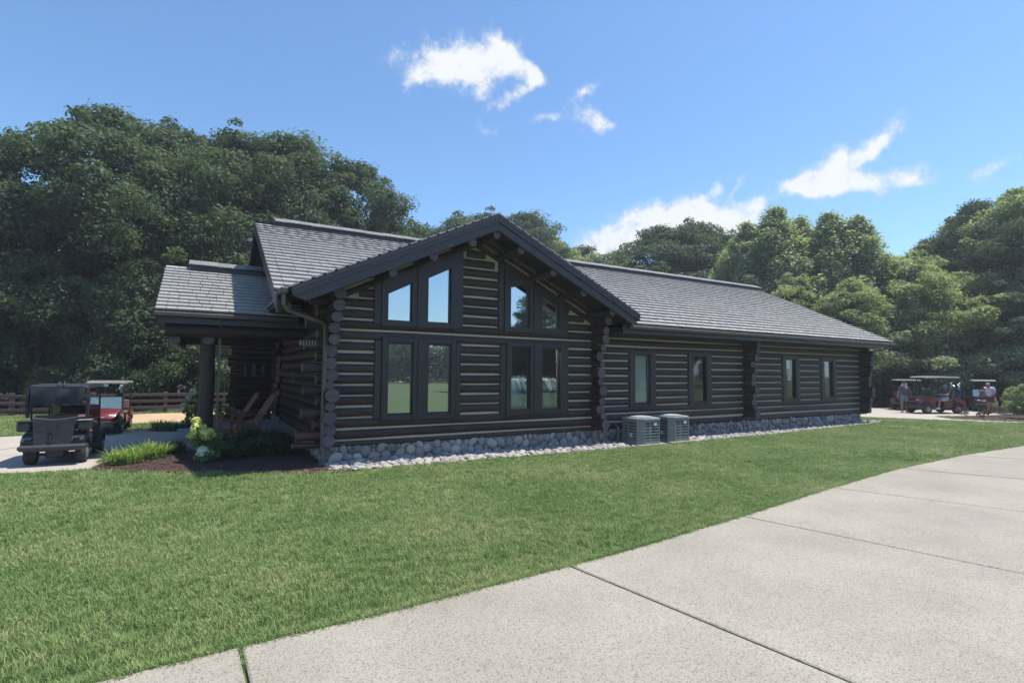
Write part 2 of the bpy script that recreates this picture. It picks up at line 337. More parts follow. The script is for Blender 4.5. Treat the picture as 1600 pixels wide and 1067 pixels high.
# ------------------------------------------------------------------ ground, paths, driveway
def sheet(name, poly, z, m, thick=None, sub=None):
    b = MB()
    if thick: b.prism(poly, z-thick, z, 'z')
    else: b.add([(x, y, z) for x, y in poly], [tuple(range(len(poly)))])
    return structure(b.build(name, m))
def in_poly(P, poly):
    x, y = P[:, 0], P[:, 1]; r = np.zeros(len(P), bool); n = len(poly)
    for i in range(n):
        x1, y1 = poly[i]; x2, y2 = poly[(i+1) % n]
        c = ((y1 > y) != (y2 > y)); r ^= c & (x < (x2-x1)*(y-y1)/((y2-y1) or 1e-9)+x1)
    return r
def smooth_poly(poly, it=2):
    for _ in range(it):
        q = []
        for i, p in enumerate(poly):
            n = poly[(i+1) % len(poly)]
            q += [(p[0]*.75+n[0]*.25, p[1]*.75+n[1]*.25), (p[0]*.25+n[0]*.75, p[1]*.25+n[1]*.75)]
        poly = q
    return poly
M['ground'] = mat('turf_ground', (.085, .13, .042), .95, (.065, .10, .034), .6, None, .6, 14, .03, coords='World')
g = MB(); n_ = 24; S_ = 600
for i in range(n_):
    for j in range(n_):
        x0, y0 = -S_+i*2*S_/n_, -S_+j*2*S_/n_; s_ = 2*S_/n_
        g.add([(x0, y0, -.012), (x0+s_, y0, -.012), (x0+s_, y0+s_, -.012), (x0, y0+s_, -.012)], [(0, 1, 2, 3)])
structure(g.build('ground', M['ground']))

EDGE = [(-9, 4.05), (-4, 4.0), (-.44, 3.99), (.27, 4.02), (1.24, 4.03), (3.08, 4.14), (4.05, 4.22), (6.08, 4.47), (8.89, 4.87), (11.8, 5.2), (15, 5.36), (18.75, 5.3), (22, 4.95), (26, 4.1), (30, 2.6), (36, -.5), (44, -6)]
ex, ey = np.array([e[0] for e in EDGE]), np.array([e[1] for e in EDGE])
yedge = lambda x: float(np.interp(x, ex, ey))
# slabs with real joints between them
J = [(-9, -9), (-6.0, -6.5), (-2.8, -3.0), (.282, .55), (3.08, 4.15), (6.08, 7.75), (8.89, 11.6), (11.9, 15.5), (15.1, 19.6), (18.4, 23.8), (22, 28), (26, 33)]
drive = structure(MB().prism([(x, y-.02) for x, y in EDGE[:-2]]+[(36, -4.7), (30, -1.5), (24, .4), (18, 1.0), (10, .75), (4, .1), (0, -.2), (-9, -.2)], -.2, -.035, 'z').build('driveway', M['joint']))
JG = .012
for i in range(len(J)-1):
    (ta, ba), (tb, bb) = J[i], J[i+1]
    top = [x for x in np.linspace(ta+JG, tb-JG, 9)]
    pts = [(x, yedge(x)) for x in top]+[(tb-JG+(bb-tb)*.56, yedge(tb)-4.22), (ta+JG+(ba-ta)*.56, yedge(ta)-4.22)]
    b = MB(); n = len(pts); c = Vector((sum(p[0] for p in pts)/n, sum(p[1] for p in pts)/n, 0))
    ins = [(p[0]+(.012 if p[0] < c.x else -.012), p[1]+(.012 if p[1] < c.y else -.012)) for p in pts]
    vs = [(*p, -.12) for p in pts]+[(*p, .012) for p in pts]+[(*p, .02) for p in ins]
    fs = [(i2, (i2+1) % n, n+(i2+1) % n, n+i2) for i2 in range(n)]+[(n+i2, n+(i2+1) % n, 2*n+(i2+1) % n, 2*n+i2) for i2 in range(n)]+[tuple(range(2*n, 3*n)), tuple(reversed(range(n)))]
    b.add(vs, fs); b.build('slab', M['conc'], drive)

PATH = [(-16, 15.6), (-9, 13.6), (-5, 12.85), (-2.96, 12.52), (-1.78, 12.28), (-1.5, 12.5), (-1.75, 13.2), (-1.6, 14.4), (-.9, 15.25), (.4, 15.25), (2.2, 15.2), (2.2, 18.1), (.3, 18.3), (-.6, 18.5), (-1.45, 19.45), (-4.5, 19.1), (-9, 19.8), (-16, 22)]
pathw = sheet('cart_path', PATH, .012, M['conc_path'], .1)
# a recessed control joint across the walk
MB().box(-.9, .9, -.009, .009, .0125, .0165, Matrix.Translation((-1.15, 16.4, 0)) @ Matrix.Rotation(R_(62), 4, 'Z')).build('joint', M['joint'], pathw)
MB().box(-2.4, 2.4, -.008, .008, .0125, .0165, Matrix.Translation((-4.6, 14.9, 0)) @ Matrix.Rotation(R_(57), 4, 'Z')).build('joint', M['joint'], pathw)
PORCH = [(-.55, 14.05), (2.35, 14.05), (2.35, 20.6), (-.55, 20.6)]
sheet('porch_floor', PORCH, .1, M['porch_floor'], .25)
BED = smooth_poly([(-1.75, 12.2), (-.75, 11.5), (.2, 10.95), (1.2, 10.4), (2.1, 9.9), (2.6, 9.95), (2.4, 11.3), (2.35, 14.0), (-.2, 14.6), (-1.2, 14.0), (-1.6, 12.9)], 2)
sheet('mulch_bed', BED, .02, M['mulch'], .05)
BED2 = smooth_poly([(-1.3, 18.9), (-.3, 18.35), (.8, 18.3), (1.0, 20.9), (-.5, 21.2), (-1.4, 20.2)], 2)
sheet('mulch_bed', BED2, .022, M['mulch'], .05)
SAND = smooth_poly([(-3.2, 22.0), (0, 21.6), (8, 21.3), (9, 26.2), (0, 26.5), (-3, 26.4)], 2)
sheet('sand_area', SAND, .008, M['sand'])
FAR = [(22.9, 15.0), (23.5, 13.6), (24.9, 11.75), (26.3, 9.6), (27.5, 7.7), (28.6, 5.2), (29.3, 5.6), (28.2, 8.2), (27.3, 9.9), (28.2, 10.9), (31, 10.2), (35, 9.6), (40, 9), (41, 12.0), (37, 13), (33, 15.0), (28, 18.6), (24, 21)]
sheet('far_cart_path', FAR, .01, M['conc_path'])
BED3 = [(27.6, 9.85), (28.35, 8.3), (29.5, 5.9), (38, 4.5), (40, 8.7), (35, 9.3), (31, 9.95), (28.3, 10.65)]
sheet('mulch_bed', BED3, .016, M['mulch'], .05)
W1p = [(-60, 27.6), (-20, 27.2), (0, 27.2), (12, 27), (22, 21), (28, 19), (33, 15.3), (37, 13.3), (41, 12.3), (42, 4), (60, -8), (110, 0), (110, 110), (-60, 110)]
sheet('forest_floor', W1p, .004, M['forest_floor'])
sheet('sand_bunker', smooth_poly([(22, -62), (27, -60), (33, -62), (38, -60.5), (37, -65), (28, -66), (23, -65)]), .0, M['sand'])

# ------------------------------------------------------------------ turf (one stuff object, tufts spread by geometry nodes)
def grass_mat():
    m = bpy.data.materials.new('grass_blade'); m.use_nodes = True; nt = m.node_tree; N = nt.nodes; L = nt.links; P = N['Principled BSDF']
    P.inputs['Roughness'].default_value = .5; P.inputs['Specular IOR Level'].default_value = .3
    oi = N.new('ShaderNodeObjectInfo'); ge = N.new('ShaderNodeNewGeometry')
    no = N.new('ShaderNodeTexNoise'); no.inputs['Scale'].default_value = .55; no.inputs['Detail'].default_value = 5; no.inputs['Roughness'].default_value = .65; L.new(ge.outputs['Position'], no.inputs['Vector'])
    n2 = N.new('ShaderNodeTexNoise'); n2.inputs['Scale'].default_value = 5; n2.inputs['Detail'].default_value = 3; L.new(ge.outputs['Position'], n2.inputs['Vector'])
    ad = N.new('ShaderNodeMath'); ad.operation = 'MULTIPLY_ADD'; ad.inputs[1].default_value = .35; L.new(oi.outputs['Random'], ad.inputs[0])
    a2 = N.new('ShaderNodeMath'); a2.operation = 'MULTIPLY_ADD'; a2.inputs[1].default_value = .85; L.new(no.outputs[0], a2.inputs[0])
    a3 = N.new('ShaderNodeMath'); a3.operation = 'MULTIPLY'; a3.inputs[1].default_value = .4; L.new(n2.outputs[0], a3.inputs[0]); L.new(a3.outputs[0], a2.inputs[2]); L.new(a2.outputs[0], ad.inputs[2])
    cr = N.new('ShaderNodeValToRGB'); e = cr.color_ramp.elements
    e[0].position = .40; e[0].color = (.105, .185, .052, 1); e[1].position = 1.0; e[1].color = (.40, .42, .20, 1)
    q = e.new(.60); q.color = (.165, .26, .078, 1); q = e.new(.86); q.color = (.25, .345, .125, 1)
    L.new(ad.outputs[0], cr.inputs[0]); L.new(cr.outputs[0], P.inputs['Base Color'])
    tr = N.new('ShaderNodeBsdfTranslucent'); L.new(cr.outputs[0], tr.inputs[0]); ms = N.new('ShaderNodeMixShader'); ms.inputs[0].default_value = .3
    L.new(P.outputs[0], ms.inputs[1]); L.new(tr.outputs[0], ms.inputs[2]); L.new(ms.outputs[0], N['Material Output'].inputs[0]); return m
M['grass'] = grass_mat()
def tuft(seed, n=14, h=.043, w=.0048, spread=.046):
    r = random.Random(seed); V = []; F = []
    for _ in range(n):
        a, d = r.uniform(0, 6.28), spread*math.sqrt(r.random()); bx, by = math.cos(a)*d, math.sin(a)*d
        q = r.uniform(0, 6.28); le = r.uniform(.2, 1.1)*h; hh = h*r.uniform(.55, 1.15); ww = w*r.uniform(.7, 1.3); k = q+r.uniform(-1, 1)+1.57
        dx, dy, px_, py_ = math.cos(q), math.sin(q), math.cos(k)*ww/2, math.sin(k)*ww/2
        b = len(V)
        V += [(bx-px_, by-py_, -.004), (bx+px_, by+py_, -.004), (bx+dx*le*.4+px_*.8, by+dy*le*.4+py_*.8, hh*.62), (bx+dx*le*.4-px_*.8, by+dy*le*.4-py_*.8, hh*.62), (bx+dx*le, by+dy*le, hh)]
        F += [(b, b+1, b+2, b+3), (b+3, b+2, b+4)]
    me = bpy.data.meshes.new('tuft'); me.from_pydata(V, [], F); me.materials.append(M['grass']); return me
def in_view(P, margin=130, zmin=0):
    q = P[:, :2]; fx = q[:, 0]*fw.x+q[:, 1]*fw.y; rx = q[:, 0]*rt2.x+q[:, 1]*rt2.y
    with np.errstate(all='ignore'): px = 800+FPX*rx/fx
    return (fx > .5) & (px > -margin) & (px < 1600+margin)
HOLES = [PATH, PORCH, BED, BED2, SAND, FAR, BED3]
BORDER = [(2.1, 10.08), (4, 9.95), (9.2, 9.85), (14.6, 9.92), (22.6, 10.5), (23.2, 10.75), (22.9, 11.5), (2.1, 11.5)]
def scatter(n, x0, x1, y0, y1):
    P = RNG.uniform((x0, y0), (x1, y1), (n, 2)); k = in_view(P) & (P[:, 1] > np.interp(P[:, 0], ex, ey)+.02+RNG.normal(0, .012, n))
    for h in HOLES+[BORDER, W1p]: k &= ~in_poly(P, h)
    k &= ~((P[:, 0] > 2.3) & (P[:, 0] < 22.4) & (P[:, 1] > 10.9) & (P[:, 1] < 20.8))
    return P[k]
pts = []; scl = []
for dens, y0, y1, x0, x1, s0 in ((760, 3.9, 6.6, -3.2, 13, 1.0), (430, 6.6, 9.2, -4.5, 20, 1.15), (260, 9.2, 13, -6, 29, 1.3), (150, 3.9, 6.6, 13, 32, 1.6), (150, 6.6, 9.2, 20, 32, 1.6), (80, 13, 27.3, -14, 3, 1.7), (60, 13, 20, 22, 30, 1.7)):
    Q = scatter(int(dens*(x1-x0)*(y1-y0)), x0, x1, y0, y1); pts.append(Q); scl.append(np.full(len(Q), s0)*RNG.uniform(.7, 1.25, len(Q)))
# ragged longer fringe along the concrete edge and the odd weed in the joint
xs_ = RNG.uniform(-3, 24, 5200); yy = np.interp(xs_, ex, ey)+RNG.uniform(-.01, .05, len(xs_)); pts.append(np.c_[xs_, yy]); scl.append(RNG.uniform(.6, 1.25, len(xs_)))
pts.append(np.c_[RNG.normal(.285, .006, 26), RNG.uniform(3.72, 4.03, 26)]); scl.append(RNG.uniform(.4, .9, 26))
pts = np.concatenate(pts); scl = np.concatenate(scl)
gm = bpy.data.meshes.new('turf_points'); gm.vertices.add(len(pts)); gm.vertices.foreach_set('co', np.c_[pts, np.zeros(len(pts))].astype(np.float32).ravel())
for nm, dat, ty in (('tuft_scale', scl, 'FLOAT'), ('tuft_spin', RNG.uniform(0, 6.28, len(pts)), 'FLOAT')):
    a = gm.attributes.new(nm, ty, 'POINT'); a.data.foreach_set('value', dat.astype(np.float32))
turf = bpy.data.objects.new('grass', gm); COL.objects.link(turf); turf['kind'] = 'stuff'; turf['label'] = 'mown green lawn grass between the cabin and the driveway'; turf['category'] = 'grass'
tcoll = bpy.data.collections.new('turf_tufts')
for i in range(6): tcoll.objects.link(bpy.data.objects.new('tuft', tuft(i)))
ng = bpy.data.node_groups.new('spread_turf', 'GeometryNodeTree')
ng.interface.new_socket('Geometry', in_out='INPUT', socket_type='NodeSocketGeometry'); ng.interface.new_socket('Geometry', in_out='OUTPUT', socket_type='NodeSocketGeometry')
gi, go_ = ng.nodes.new('NodeGroupInput'), ng.nodes.new('NodeGroupOutput'); iop = ng.nodes.new('GeometryNodeInstanceOnPoints'); ci = ng.nodes.new('GeometryNodeCollectionInfo')
ci.inputs['Collection'].default_value = tcoll; ci.inputs['Separate Children'].default_value = True; ci.inputs['Reset Children'].default_value = True
m2p = ng.nodes.new('GeometryNodeMeshToPoints'); ng.links.new(gi.outputs[0], m2p.inputs[0]); ng.links.new(m2p.outputs[0], iop.inputs['Points']); ng.links.new(ci.outputs[0], iop.inputs['Instance'])
iop.inputs['Pick Instance'].default_value = True
a1 = ng.nodes.new('GeometryNodeInputNamedAttribute'); a1.data_type = 'FLOAT'; a1.inputs[0].default_value = 'tuft_scale'; ng.links.new(a1.outputs[0], iop.inputs['Scale'])
a2 = ng.nodes.new('GeometryNodeInputNamedAttribute'); a2.data_type = 'FLOAT'; a2.inputs[0].default_value = 'tuft_spin'; cx = ng.nodes.new('ShaderNodeCombineXYZ'); ng.links.new(a2.outputs[0], cx.inputs[2]); ng.links.new(cx.outputs[0], iop.inputs['Rotation'])
ng.links.new(iop.outputs[0], go_.inputs[0])
turf.modifiers.new('spread', 'NODES').node_group = ng

# ------------------------------------------------------------------ stones
def rock_mesh(name, seed, m, sub=1, rough=.16, flat=1.0):
    b = bmesh.new(); bmesh.ops.create_icosphere(b, subdivisions=sub, radius=1); r = random.Random(seed)
    ws = [(Vector((r.uniform(-1, 1), r.uniform(-1, 1), r.uniform(-1, 1))).normalized(), r.uniform(-rough, rough), r.uniform(1.2, 2.4)) for _ in range(7)]
    for v in b.verts:
        d = v.co.normalized(); k = 1+sum(a*math.cos(f*2*d.dot(w)) for w, a, f in ws)*.5; v.co = d*k; v.co.z *= flat
    me = bpy.data.meshes.new(name); b.to_mesh(me); b.free(); me.materials.append(m)
    me.polygons.foreach_set('use_smooth', [True]*len(me.polygons)); return me
ST = [rock_mesh('stone', i, M['stone'], 2) for i in range(7)]; ST_F = [rock_mesh('stone_far', i, M['stone_stuff']) for i in range(5)]
CB = [rock_mesh('cobble', 20+i, M['cobble'], 2, .2) for i in range(7)]; CB_F = [rock_mesh('cobble_far', 20+i, M['cobble_stuff'], 1, .2) for i in range(5)]
def join_instances(name, meshes, mats_list, parent, m):   # many small real pieces joined into one mesh
    Vs, Fs, off = [], [], 0; cache = []
    for me in meshes:
        v = np.empty(len(me.vertices)*3, np.float32); me.vertices.foreach_get('co', v); f = np.array([list(p.vertices) for p in me.polygons]); cache.append((v.reshape(-1, 3), f))
    for i, Mx in enumerate(mats_list):
        v, f = cache[i % len(cache)]; A = np.array(Mx, np.float32); Vs.append(v @ A[:3, :3].T+A[:3, 3]); Fs.append(f+off); off += len(v)
    o = link(name, np_mesh(name, np.concatenate(Vs), np.concatenate(Fs), m, True), parent); o['kind'] = 'stuff'; return o

# ------------------------------------------------------------------ the log cabin
OC = Vector((2.24, 11.09, 0))
cabin = thing('log_cabin', 'long dark brown log cabin with white chinking, grey shingle roof and glazed front gable', 'building', OC)
YW = 11.09
zmain = lambda y: 3.09+.483*(y-10.19) if y < 15.91 else 3.09+.483*(15.91-10.19)-.483*(y-15.91)
GX, GZ, GS = 5.46, 5.31, .4715
zgab = lambda x: GZ-GS*abs(x-GX)
def part(b, name, m, parent=None, smooth=False, kind=None):
    return b.build(name, m, parent or cabin, smooth, OC, kind)
# openings in the front wall: x0, x1, z0, z1
LOWER = [(3.39, 3.94, .92, 2.45), (4.29, 4.84, .92, 2.45), (6.40, 6.95, .92, 2.45), (7.30, 7.85, .92, 2.45)]
UPPER = [((3.36, 2.92), (3.90, 2.92), (3.90, 3.76), (3.36, 3.50)), ((4.26, 2.92), (4.81, 2.92), (4.81, 4.19), (4.26, 3.93)),
         ((6.37, 2.92), (6.92, 2.92), (6.92, 3.93), (6.37, 4.19)), ((7.27, 2.92), (7.82, 2.92), (7.82, 3.50), (7.27, 3.76))]
WING = [(10.42, 11.02, .99, 2.36), (12.77, 13.38, .98, 2.36), (17.43, 18.02, 1.0, 2.36), (19.76, 20.36, 1.0, 2.34)]
OPEN = LOWER+WING+[(p[0][0], p[1][0], 2.92, max(p[2][1], p[3][1])) for p in UPPER]
def ztop(x): return zgab(x)-.17 if 1.9 < x < 9.02 else 3.02
xb = sorted(set([2.24, GX, 9.019, 9.021, 22.3]+[v for o in OPEN for v in o[:2]]))
b = MB()
for xa, xc in zip(xb[:-1], xb[1:]):
    if xc-xa < .005: continue
    xm = (xa+xc)/2; z = .30; ops = sorted([o for o in OPEN if o[0] <= xm <= o[1]], key=lambda o: o[2])
    for o in ops: b.box(xa, xc, YW-.045, YW+.06, z, o[2]); z = o[3]
    ta, tb = (ztop(xa+1e-4), ztop(xc-1e-4)); b.prism([(xa, z), (xc, z), (xc, tb), (xa, ta)], YW-.045, YW+.06, 'y')
front = part(b, 'wall', M['chink'])
front['label'] = 'front wall with pale chinking between stacked dark logs'
n_log = 0
def add_log(parent, p0, p1, h, d, m=None, seg=.9, wob=.05, n=9, bend=.006, sqe=None):
    """one log from p0 to p1, height h, depth d, a little uneven along its length, end faces in end grain"""
    global n_log
    sqe = sqe or (.72 if n < 11 else 1); n = 11 if n == 9 else n
    p0, p1 = Vector(p0), Vector(p1); Ln = (p1-p0).length; k = max(2, int(Ln/seg)+1); rings = []
    ph = random.uniform(0, 6.28) if n > 11 else math.pi/2; taper = random.uniform(-.05, .05)
    z_ph = random.uniform(0, 6)
    for i in range(k+1):
        t = i/k; w = 1+taper*(t-.5)+random.uniform(-wob, wob)*.6; oz = math.sin(t*Ln*.9+ph+z_ph)*bend; ring = []
        for q in range(n):
            a = 2*math.pi*q/n+ph; ca, sa = math.cos(a), math.sin(a); ring.append((t*Ln, math.copysign(abs(ca)**sqe, ca)*d/2*w, math.copysign(abs(sa)**sqe, sa)*h/2*w+oz))
        rings.append(ring)
    bb = MB(); vs = [p for r in rings for p in r]
    bb.add(vs, [(i*n+q, i*n+(q+1) % n, (i+1)*n+(q+1) % n, (i+1)*n+q) for i in range(k) for q in range(n)], 0)
    bb.m += [1, 1]; bb.f += [tuple(reversed(range(n))), tuple(range(k*n, (k+1)*n))]
    o = link('log', bb.mesh('log', [m or M['log'], M['log_end']], 50), parent); n_log += 1
    dv = p1-p0; yaw = math.atan2(dv.y, dv.x); pit = -math.atan2(dv.z, math.hypot(dv.x, dv.y))
    o.location = p0-OC; o.rotation_euler = (0, pit, yaw); return o
Z0, PT = .442, .2245
LEFT_X = [1.56, 1.62, 1.92, 1.70, 1.98, 1.72, 1.96, 1.70, 1.95, 1.72, 1.96, 1.74, 1.94, 1.8, 1.9]
for k in range(0, 20):     # gable courses
    zc = Z0+PT*k-PT/2-.004; h = PT-.032
    if k == 0: zc, h = .365, .118
    m = M['log_sunlit_red'] if k in (1, 2) else M['log']
    xl = LEFT_X[k] if k < len(LEFT_X) else 2.3
    half = (GZ-.47-zc-.10)/GS; xl2, xr2 = max(xl, GX-half), min(9.05, GX+half)
    if k <= 13: xl2 = xl
    if k <= 2 or k in (10, 11): segs = [(xl2, 9.05)]
    elif k <= 9: segs = [(xl2, 3.14), (5.05, 6.2), (8.05, 9.05)]
    elif zc < 4.5: segs = [(xl2, 3.18), (5.0, 6.16), (8.02, xr2)]
    else: segs = []
    if k == 18: segs = [(4.98, 5.94)]
    if k == 19: segs = [(5.22, 5.70)]
    for a, c in segs:
        if k in (1, 2) and a < 2: add_log(front, (a, YW, zc), (2.1, YW, zc), h*1.02, .215, m); a = 2.12
        if c-a > .12: add_log(front, (a, YW, zc), (c, YW, zc), h, .21)
for (zz, hh) in ((-.487, .135), (-.298, .112), (-.125, .14)):     # logs following the rake
    for s in (-1, 1):
        add_log(front, (GX+s*.02, YW-.005, GZ+zz), (GX+s*3.55, YW-.005, GZ+zz-GS*3.55), hh, .2, None, 1.0, .02)
ZW, PW = .537, .2043
for (xa, xe, ws) in ((9.05, 15.3, WING[:2]), (15.3, 22.75, WING[2:])):   # wing courses
    for k in range(0, 14):
        zc = ZW+PW*k-PW/2-.004; h = PW-.030
        if k == 0: zc, h = .40, .20
        if k == 13: zc, h = ZW+PW*12+.04, .20
        if 3 <= k <= 9:
            xs = [xa]+[v for o in ws for v in (o[0]-.2, o[1]+.19)]+[xe]; segs = list(zip(xs[::2], xs[1::2]))
        else: segs = [(xa, xe)]
        for a, c in segs: add_log(front, (a, YW, zc), (c, YW, zc), h, .2)
# west side wall: logs run back from staggered ends at the corner
sidew = part(MB().box(2.19, 2.29, 11.13, 20.7, .30, 3.4).prism([(10.6, 3.0), (21.3, 3.0), (15.91, 5.58)], 2.2, 2.28, 'x'), 'wall', M['log'])  # backing in log colour instead of pale chinking: porch shade put into colour
ENDS_L = [(10.78, .468, .125), (10.79, .688, .128), (10.77, .917, .145), (10.74, 1.136, .10), (10.68, 1.356, .145), (10.83, 1.548, .095), (10.85, 1.749, .135), (10.82, 1.987, .125), (10.85, 2.225, .13), (10.68, 2.454, .12), (10.58, 2.673, .115), (10.5, 2.893, .115), (10.44, 3.115, .125), (10.36, 3.34, .125)]
for y, z, r in ENDS_L: add_log(sidew, (2.2+random.uniform(-.02, .02)+max(0, z-2.4)*.05, y, z), (2.24, 20.95, z), r*1.82, r*1.95, None, 1.6, .03, 12)
for i in range(5): add_log(sidew, (2.24, 11.9+i*.46, 3.56+i*.22), (2.24, 19.3-i*.46, 3.56+i*.22), .2, .22, None, 2)
# crossing walls whose log ends stand out of the front
cross = part(MB().box(8.96, 9.04, 11.17, 11.9, .3, 3.0), 'wall', M['log']); cross2 = part(MB().box(15.21, 15.29, 11.17, 11.9, .3, 2.95), 'wall', M['log'])
ENDS_R = [(10.54, 2.94, .105), (10.58, 2.716, .125), (10.63, 2.49, .09), (10.80, 2.26, .13), (10.66, 2.055, .09), (10.72, 1.82, .135), (10.77, 1.60, .10), (10.63, 1.383, .135), (10.68, 1.11, .105), (10.77, .887, .13), (10.66, .721, .10), (10.57, .50, .14), (10.42, 3.17, .12), (10.3, 3.34, .10)]
for y, z, r in ENDS_R: add_log(cross, (9.0+random.uniform(-.03, .03), y, z), (9.0, 11.85, z), r*1.9, r*1.95, None, .8, .03, 12)
ENDS_C = [(10.55, 2.58, .11), (10.6, 2.34, .11), (10.74, 2.14, .12), (10.63, 1.96, .10), (10.70, 1.76, .12), (10.74, 1.555, .12), (10.59, 1.34, .12), (10.68, 1.155, .11), (10.71, .93, .12), (10.68, .774, .10), (10.58, .57, .13), (10.5, 2.78, .1)]
for y, z, r in ENDS_C: add_log(cross2, (15.26+random.uniform(-.03, .03), y, z), (15.26, 11.85, z), r*1.9, r*1.95, None, .8, .03, 12)
eastw = part(MB().box(22.2, 22.28, 11.13, 20.7, .3, 3.0).prism([(10.9, 3.0), (20.9, 3.0), (15.91, 5.5)], 22.2, 22.28, 'x'), 'wall', M['log'])
for k in range(13): add_log(eastw, (22.34, 10.62+random.uniform(-.1, .12), .46+k*.2), (22.3, 20.9, .46+k*.2), .21, .22, None, 2, .03, 11)
part(MB().box(2.24, 22.3, 20.62, 20.72, .3, 3.1), 'wall', M['log'])
# entrance bay at the back of the porch
bayw = part(MB().box(1.02, 2.18, 20.75, 20.85, .1, 3.3).box(.98, 1.06, 20.86, 23.5, .1, 3.3), 'wall', M['log'])
for k in range(15):
    add_log(bayw, (.8+random.uniform(-.06, .06), 20.72, .2+k*.205), (2.15, 20.72, .2+k*.205), .19, .2, None, 1)
    if k < 13: add_log(bayw, (2.02+random.uniform(-.04, .04), 17.9+random.uniform(-.08, .08), .3+k*.21), (2.2, 17.98, .3+k*.21), .18, .2, None, 1)
# interior shell
part(MB().box(2.32, 22.18, 11.2, 20.6, .22, .30), 'interior_floor', M['floor_in'])
part(MB().box(2.35, 22.15, 15.6, 15.7, .3, 5.4).box(9.3, 9.4, 11.92, 15.58, .3, 3.0).box(15.3, 15.4, 11.92, 15.58, .3, 3.0).box(9.45, 22.1, 11.2, 15.5, 2.92, 2.97), 'interior_wall', M['interior'])
# foundation
fnd = part(MB().box(2.3, 22.25, YW-.06, YW+.2, -.1, .30).box(2.14, 2.3, YW-.05, 20.6, -.1, .32), 'foundation', M['mortar'])
def pack(x0, x1, z0, z1, sizes, tries, rng):
    out = []; grid = {}
    for s in sizes:
        for _ in range(tries):
            rr = s*rng.uniform(.85, 1.1); x, z = rng.uniform(x0, x1), rng.uniform(z0+rr*.5, max(z0+rr*.6, z1-rr*.75)); ok = True; c = int(x/.3)
            for g_ in (c-1, c, c+1):
                for (a, e, r2) in grid.get(g_, ()):
                    if (a-x)**2+(e-z)**2 < ((rr+r2)*.88)**2: ok = False; break
                if not ok: break
            if ok: out.append((x, z, rr)); grid.setdefault(c, []).append((x, z, rr))
    return out
rs = random.Random(5)
S1 = pack(2.28, 9.0, .0, .325, (.115, .10, .088, .074, .06, .046, .036, .028), 900, rs)
S2 = pack(9.0, 22.2, .0, .335, (.09, .08, .07, .056, .042, .034), 1100, rs)
allst = [(x, z, r) for x, z, r in S1+S2 ]
allst.sort(key=lambda s: -s[2]/math.hypot(s[0], YW))
far_m = []
for i, (x, z, r) in enumerate(allst):
    asp = rs.uniform(.8, 1.2); rot = (rs.uniform(-.25, .25), rs.uniform(0, 6.28), rs.uniform(-.2, .2)); sc = (r*asp*1.1, r*.62, r/asp*1.06)
    loc = (x, YW-.06-r*.18, z)
    if i < 296: link('stone', ST[i % 7], fnd, Vector(loc)-OC, rot, sc)
    else: far_m.append(Matrix.Translation(Vector(loc)-OC) @ Euler(rot).to_matrix().to_4x4() @ Matrix.Diagonal((*sc, 1)))
for i in range(22):   # a few on the west return
    far_m.append(Matrix.Translation(Vector((2.13, rs.uniform(11.1, 14), rs.uniform(.03, .27)))-OC) @ Matrix.Diagonal((.06, .09, .09, 1)))
if far_m: join_instances('stone_course', ST_F, far_m, fnd, M['stone_stuff'])

# windows -----------------------------------------------------------
YF = YW-.15
def pane(win, poly, y=YW-.02, gl='glass'):
    part(MB().prism(poly, y, y+.012, 'y'), 'pane', M[gl], win)
    s = MB(); n = len(poly); cx_, cz = sum(p[0] for p in poly)/n, sum(p[1] for p in poly)/n
    for i in range(n):
        p, q = poly[i], poly[(i+1) % n]
        ins = lambda a: (a[0]+(cx_-a[0])*.09, a[1]+(cz-a[1])*.04)
        s.prism([p, q, ins(q), ins(p)], y-.03+.0007*i, y-.004, 'y')
    part(s, 'sash', M['sash'], win)
def pair_lower(x0, x1, panes, label, gl='glass'):
    a, c = panes; b = MB(); zt, zb = 2.57, .80
    b.cbox(x0, a[0], YF, YW+.06, zb, zt, .012); b.cbox(a[1], c[0], YF+.004, YW+.06, zb, zt-.002, .012); b.cbox(c[1], x1, YF, YW+.06, zb, zt, .012)
    for p in panes: b.cbox(p[0]+.001, p[1]-.001, YF+.008, YW+.06, 2.45, zt-.004, .01); b.cbox(p[0]+.001, p[1]-.001, YF+.008, YW+.06, zb+.004, .92, .01)
    w = part(b, 'window', M['trim'])
    w['label'] = label
    part(MB().cbox(x0-.145, x0-.004, YF+.03, YW+.05, .84, 2.49, .012), 'jamb', M['trim'], w); part(MB().cbox(x1+.004, x1+.13, YF+.03, YW+.05, .85, 2.5, .012), 'jamb', M['trim'], w)
    part(MB().cbox((a[1]+c[0])/2-.075, (a[1]+c[0])/2+.075, YF-.018, YF+.003, zb+.05, zt-.05, .006), 'mullion', M['trim'], w)
    for p in panes: pane(w, [(p[0], p[2]), (p[1], p[2]), (p[1], p[3]), (p[0], p[3])], YW-.05, gl)
    return w
pair_lower(3.25, 4.95, LOWER[:2], 'lower left pair of gable windows mirroring the lawn')
pair_lower(6.27, 7.98, LOWER[2:], 'lower right pair of gable windows with shirts behind', 'glass_low')
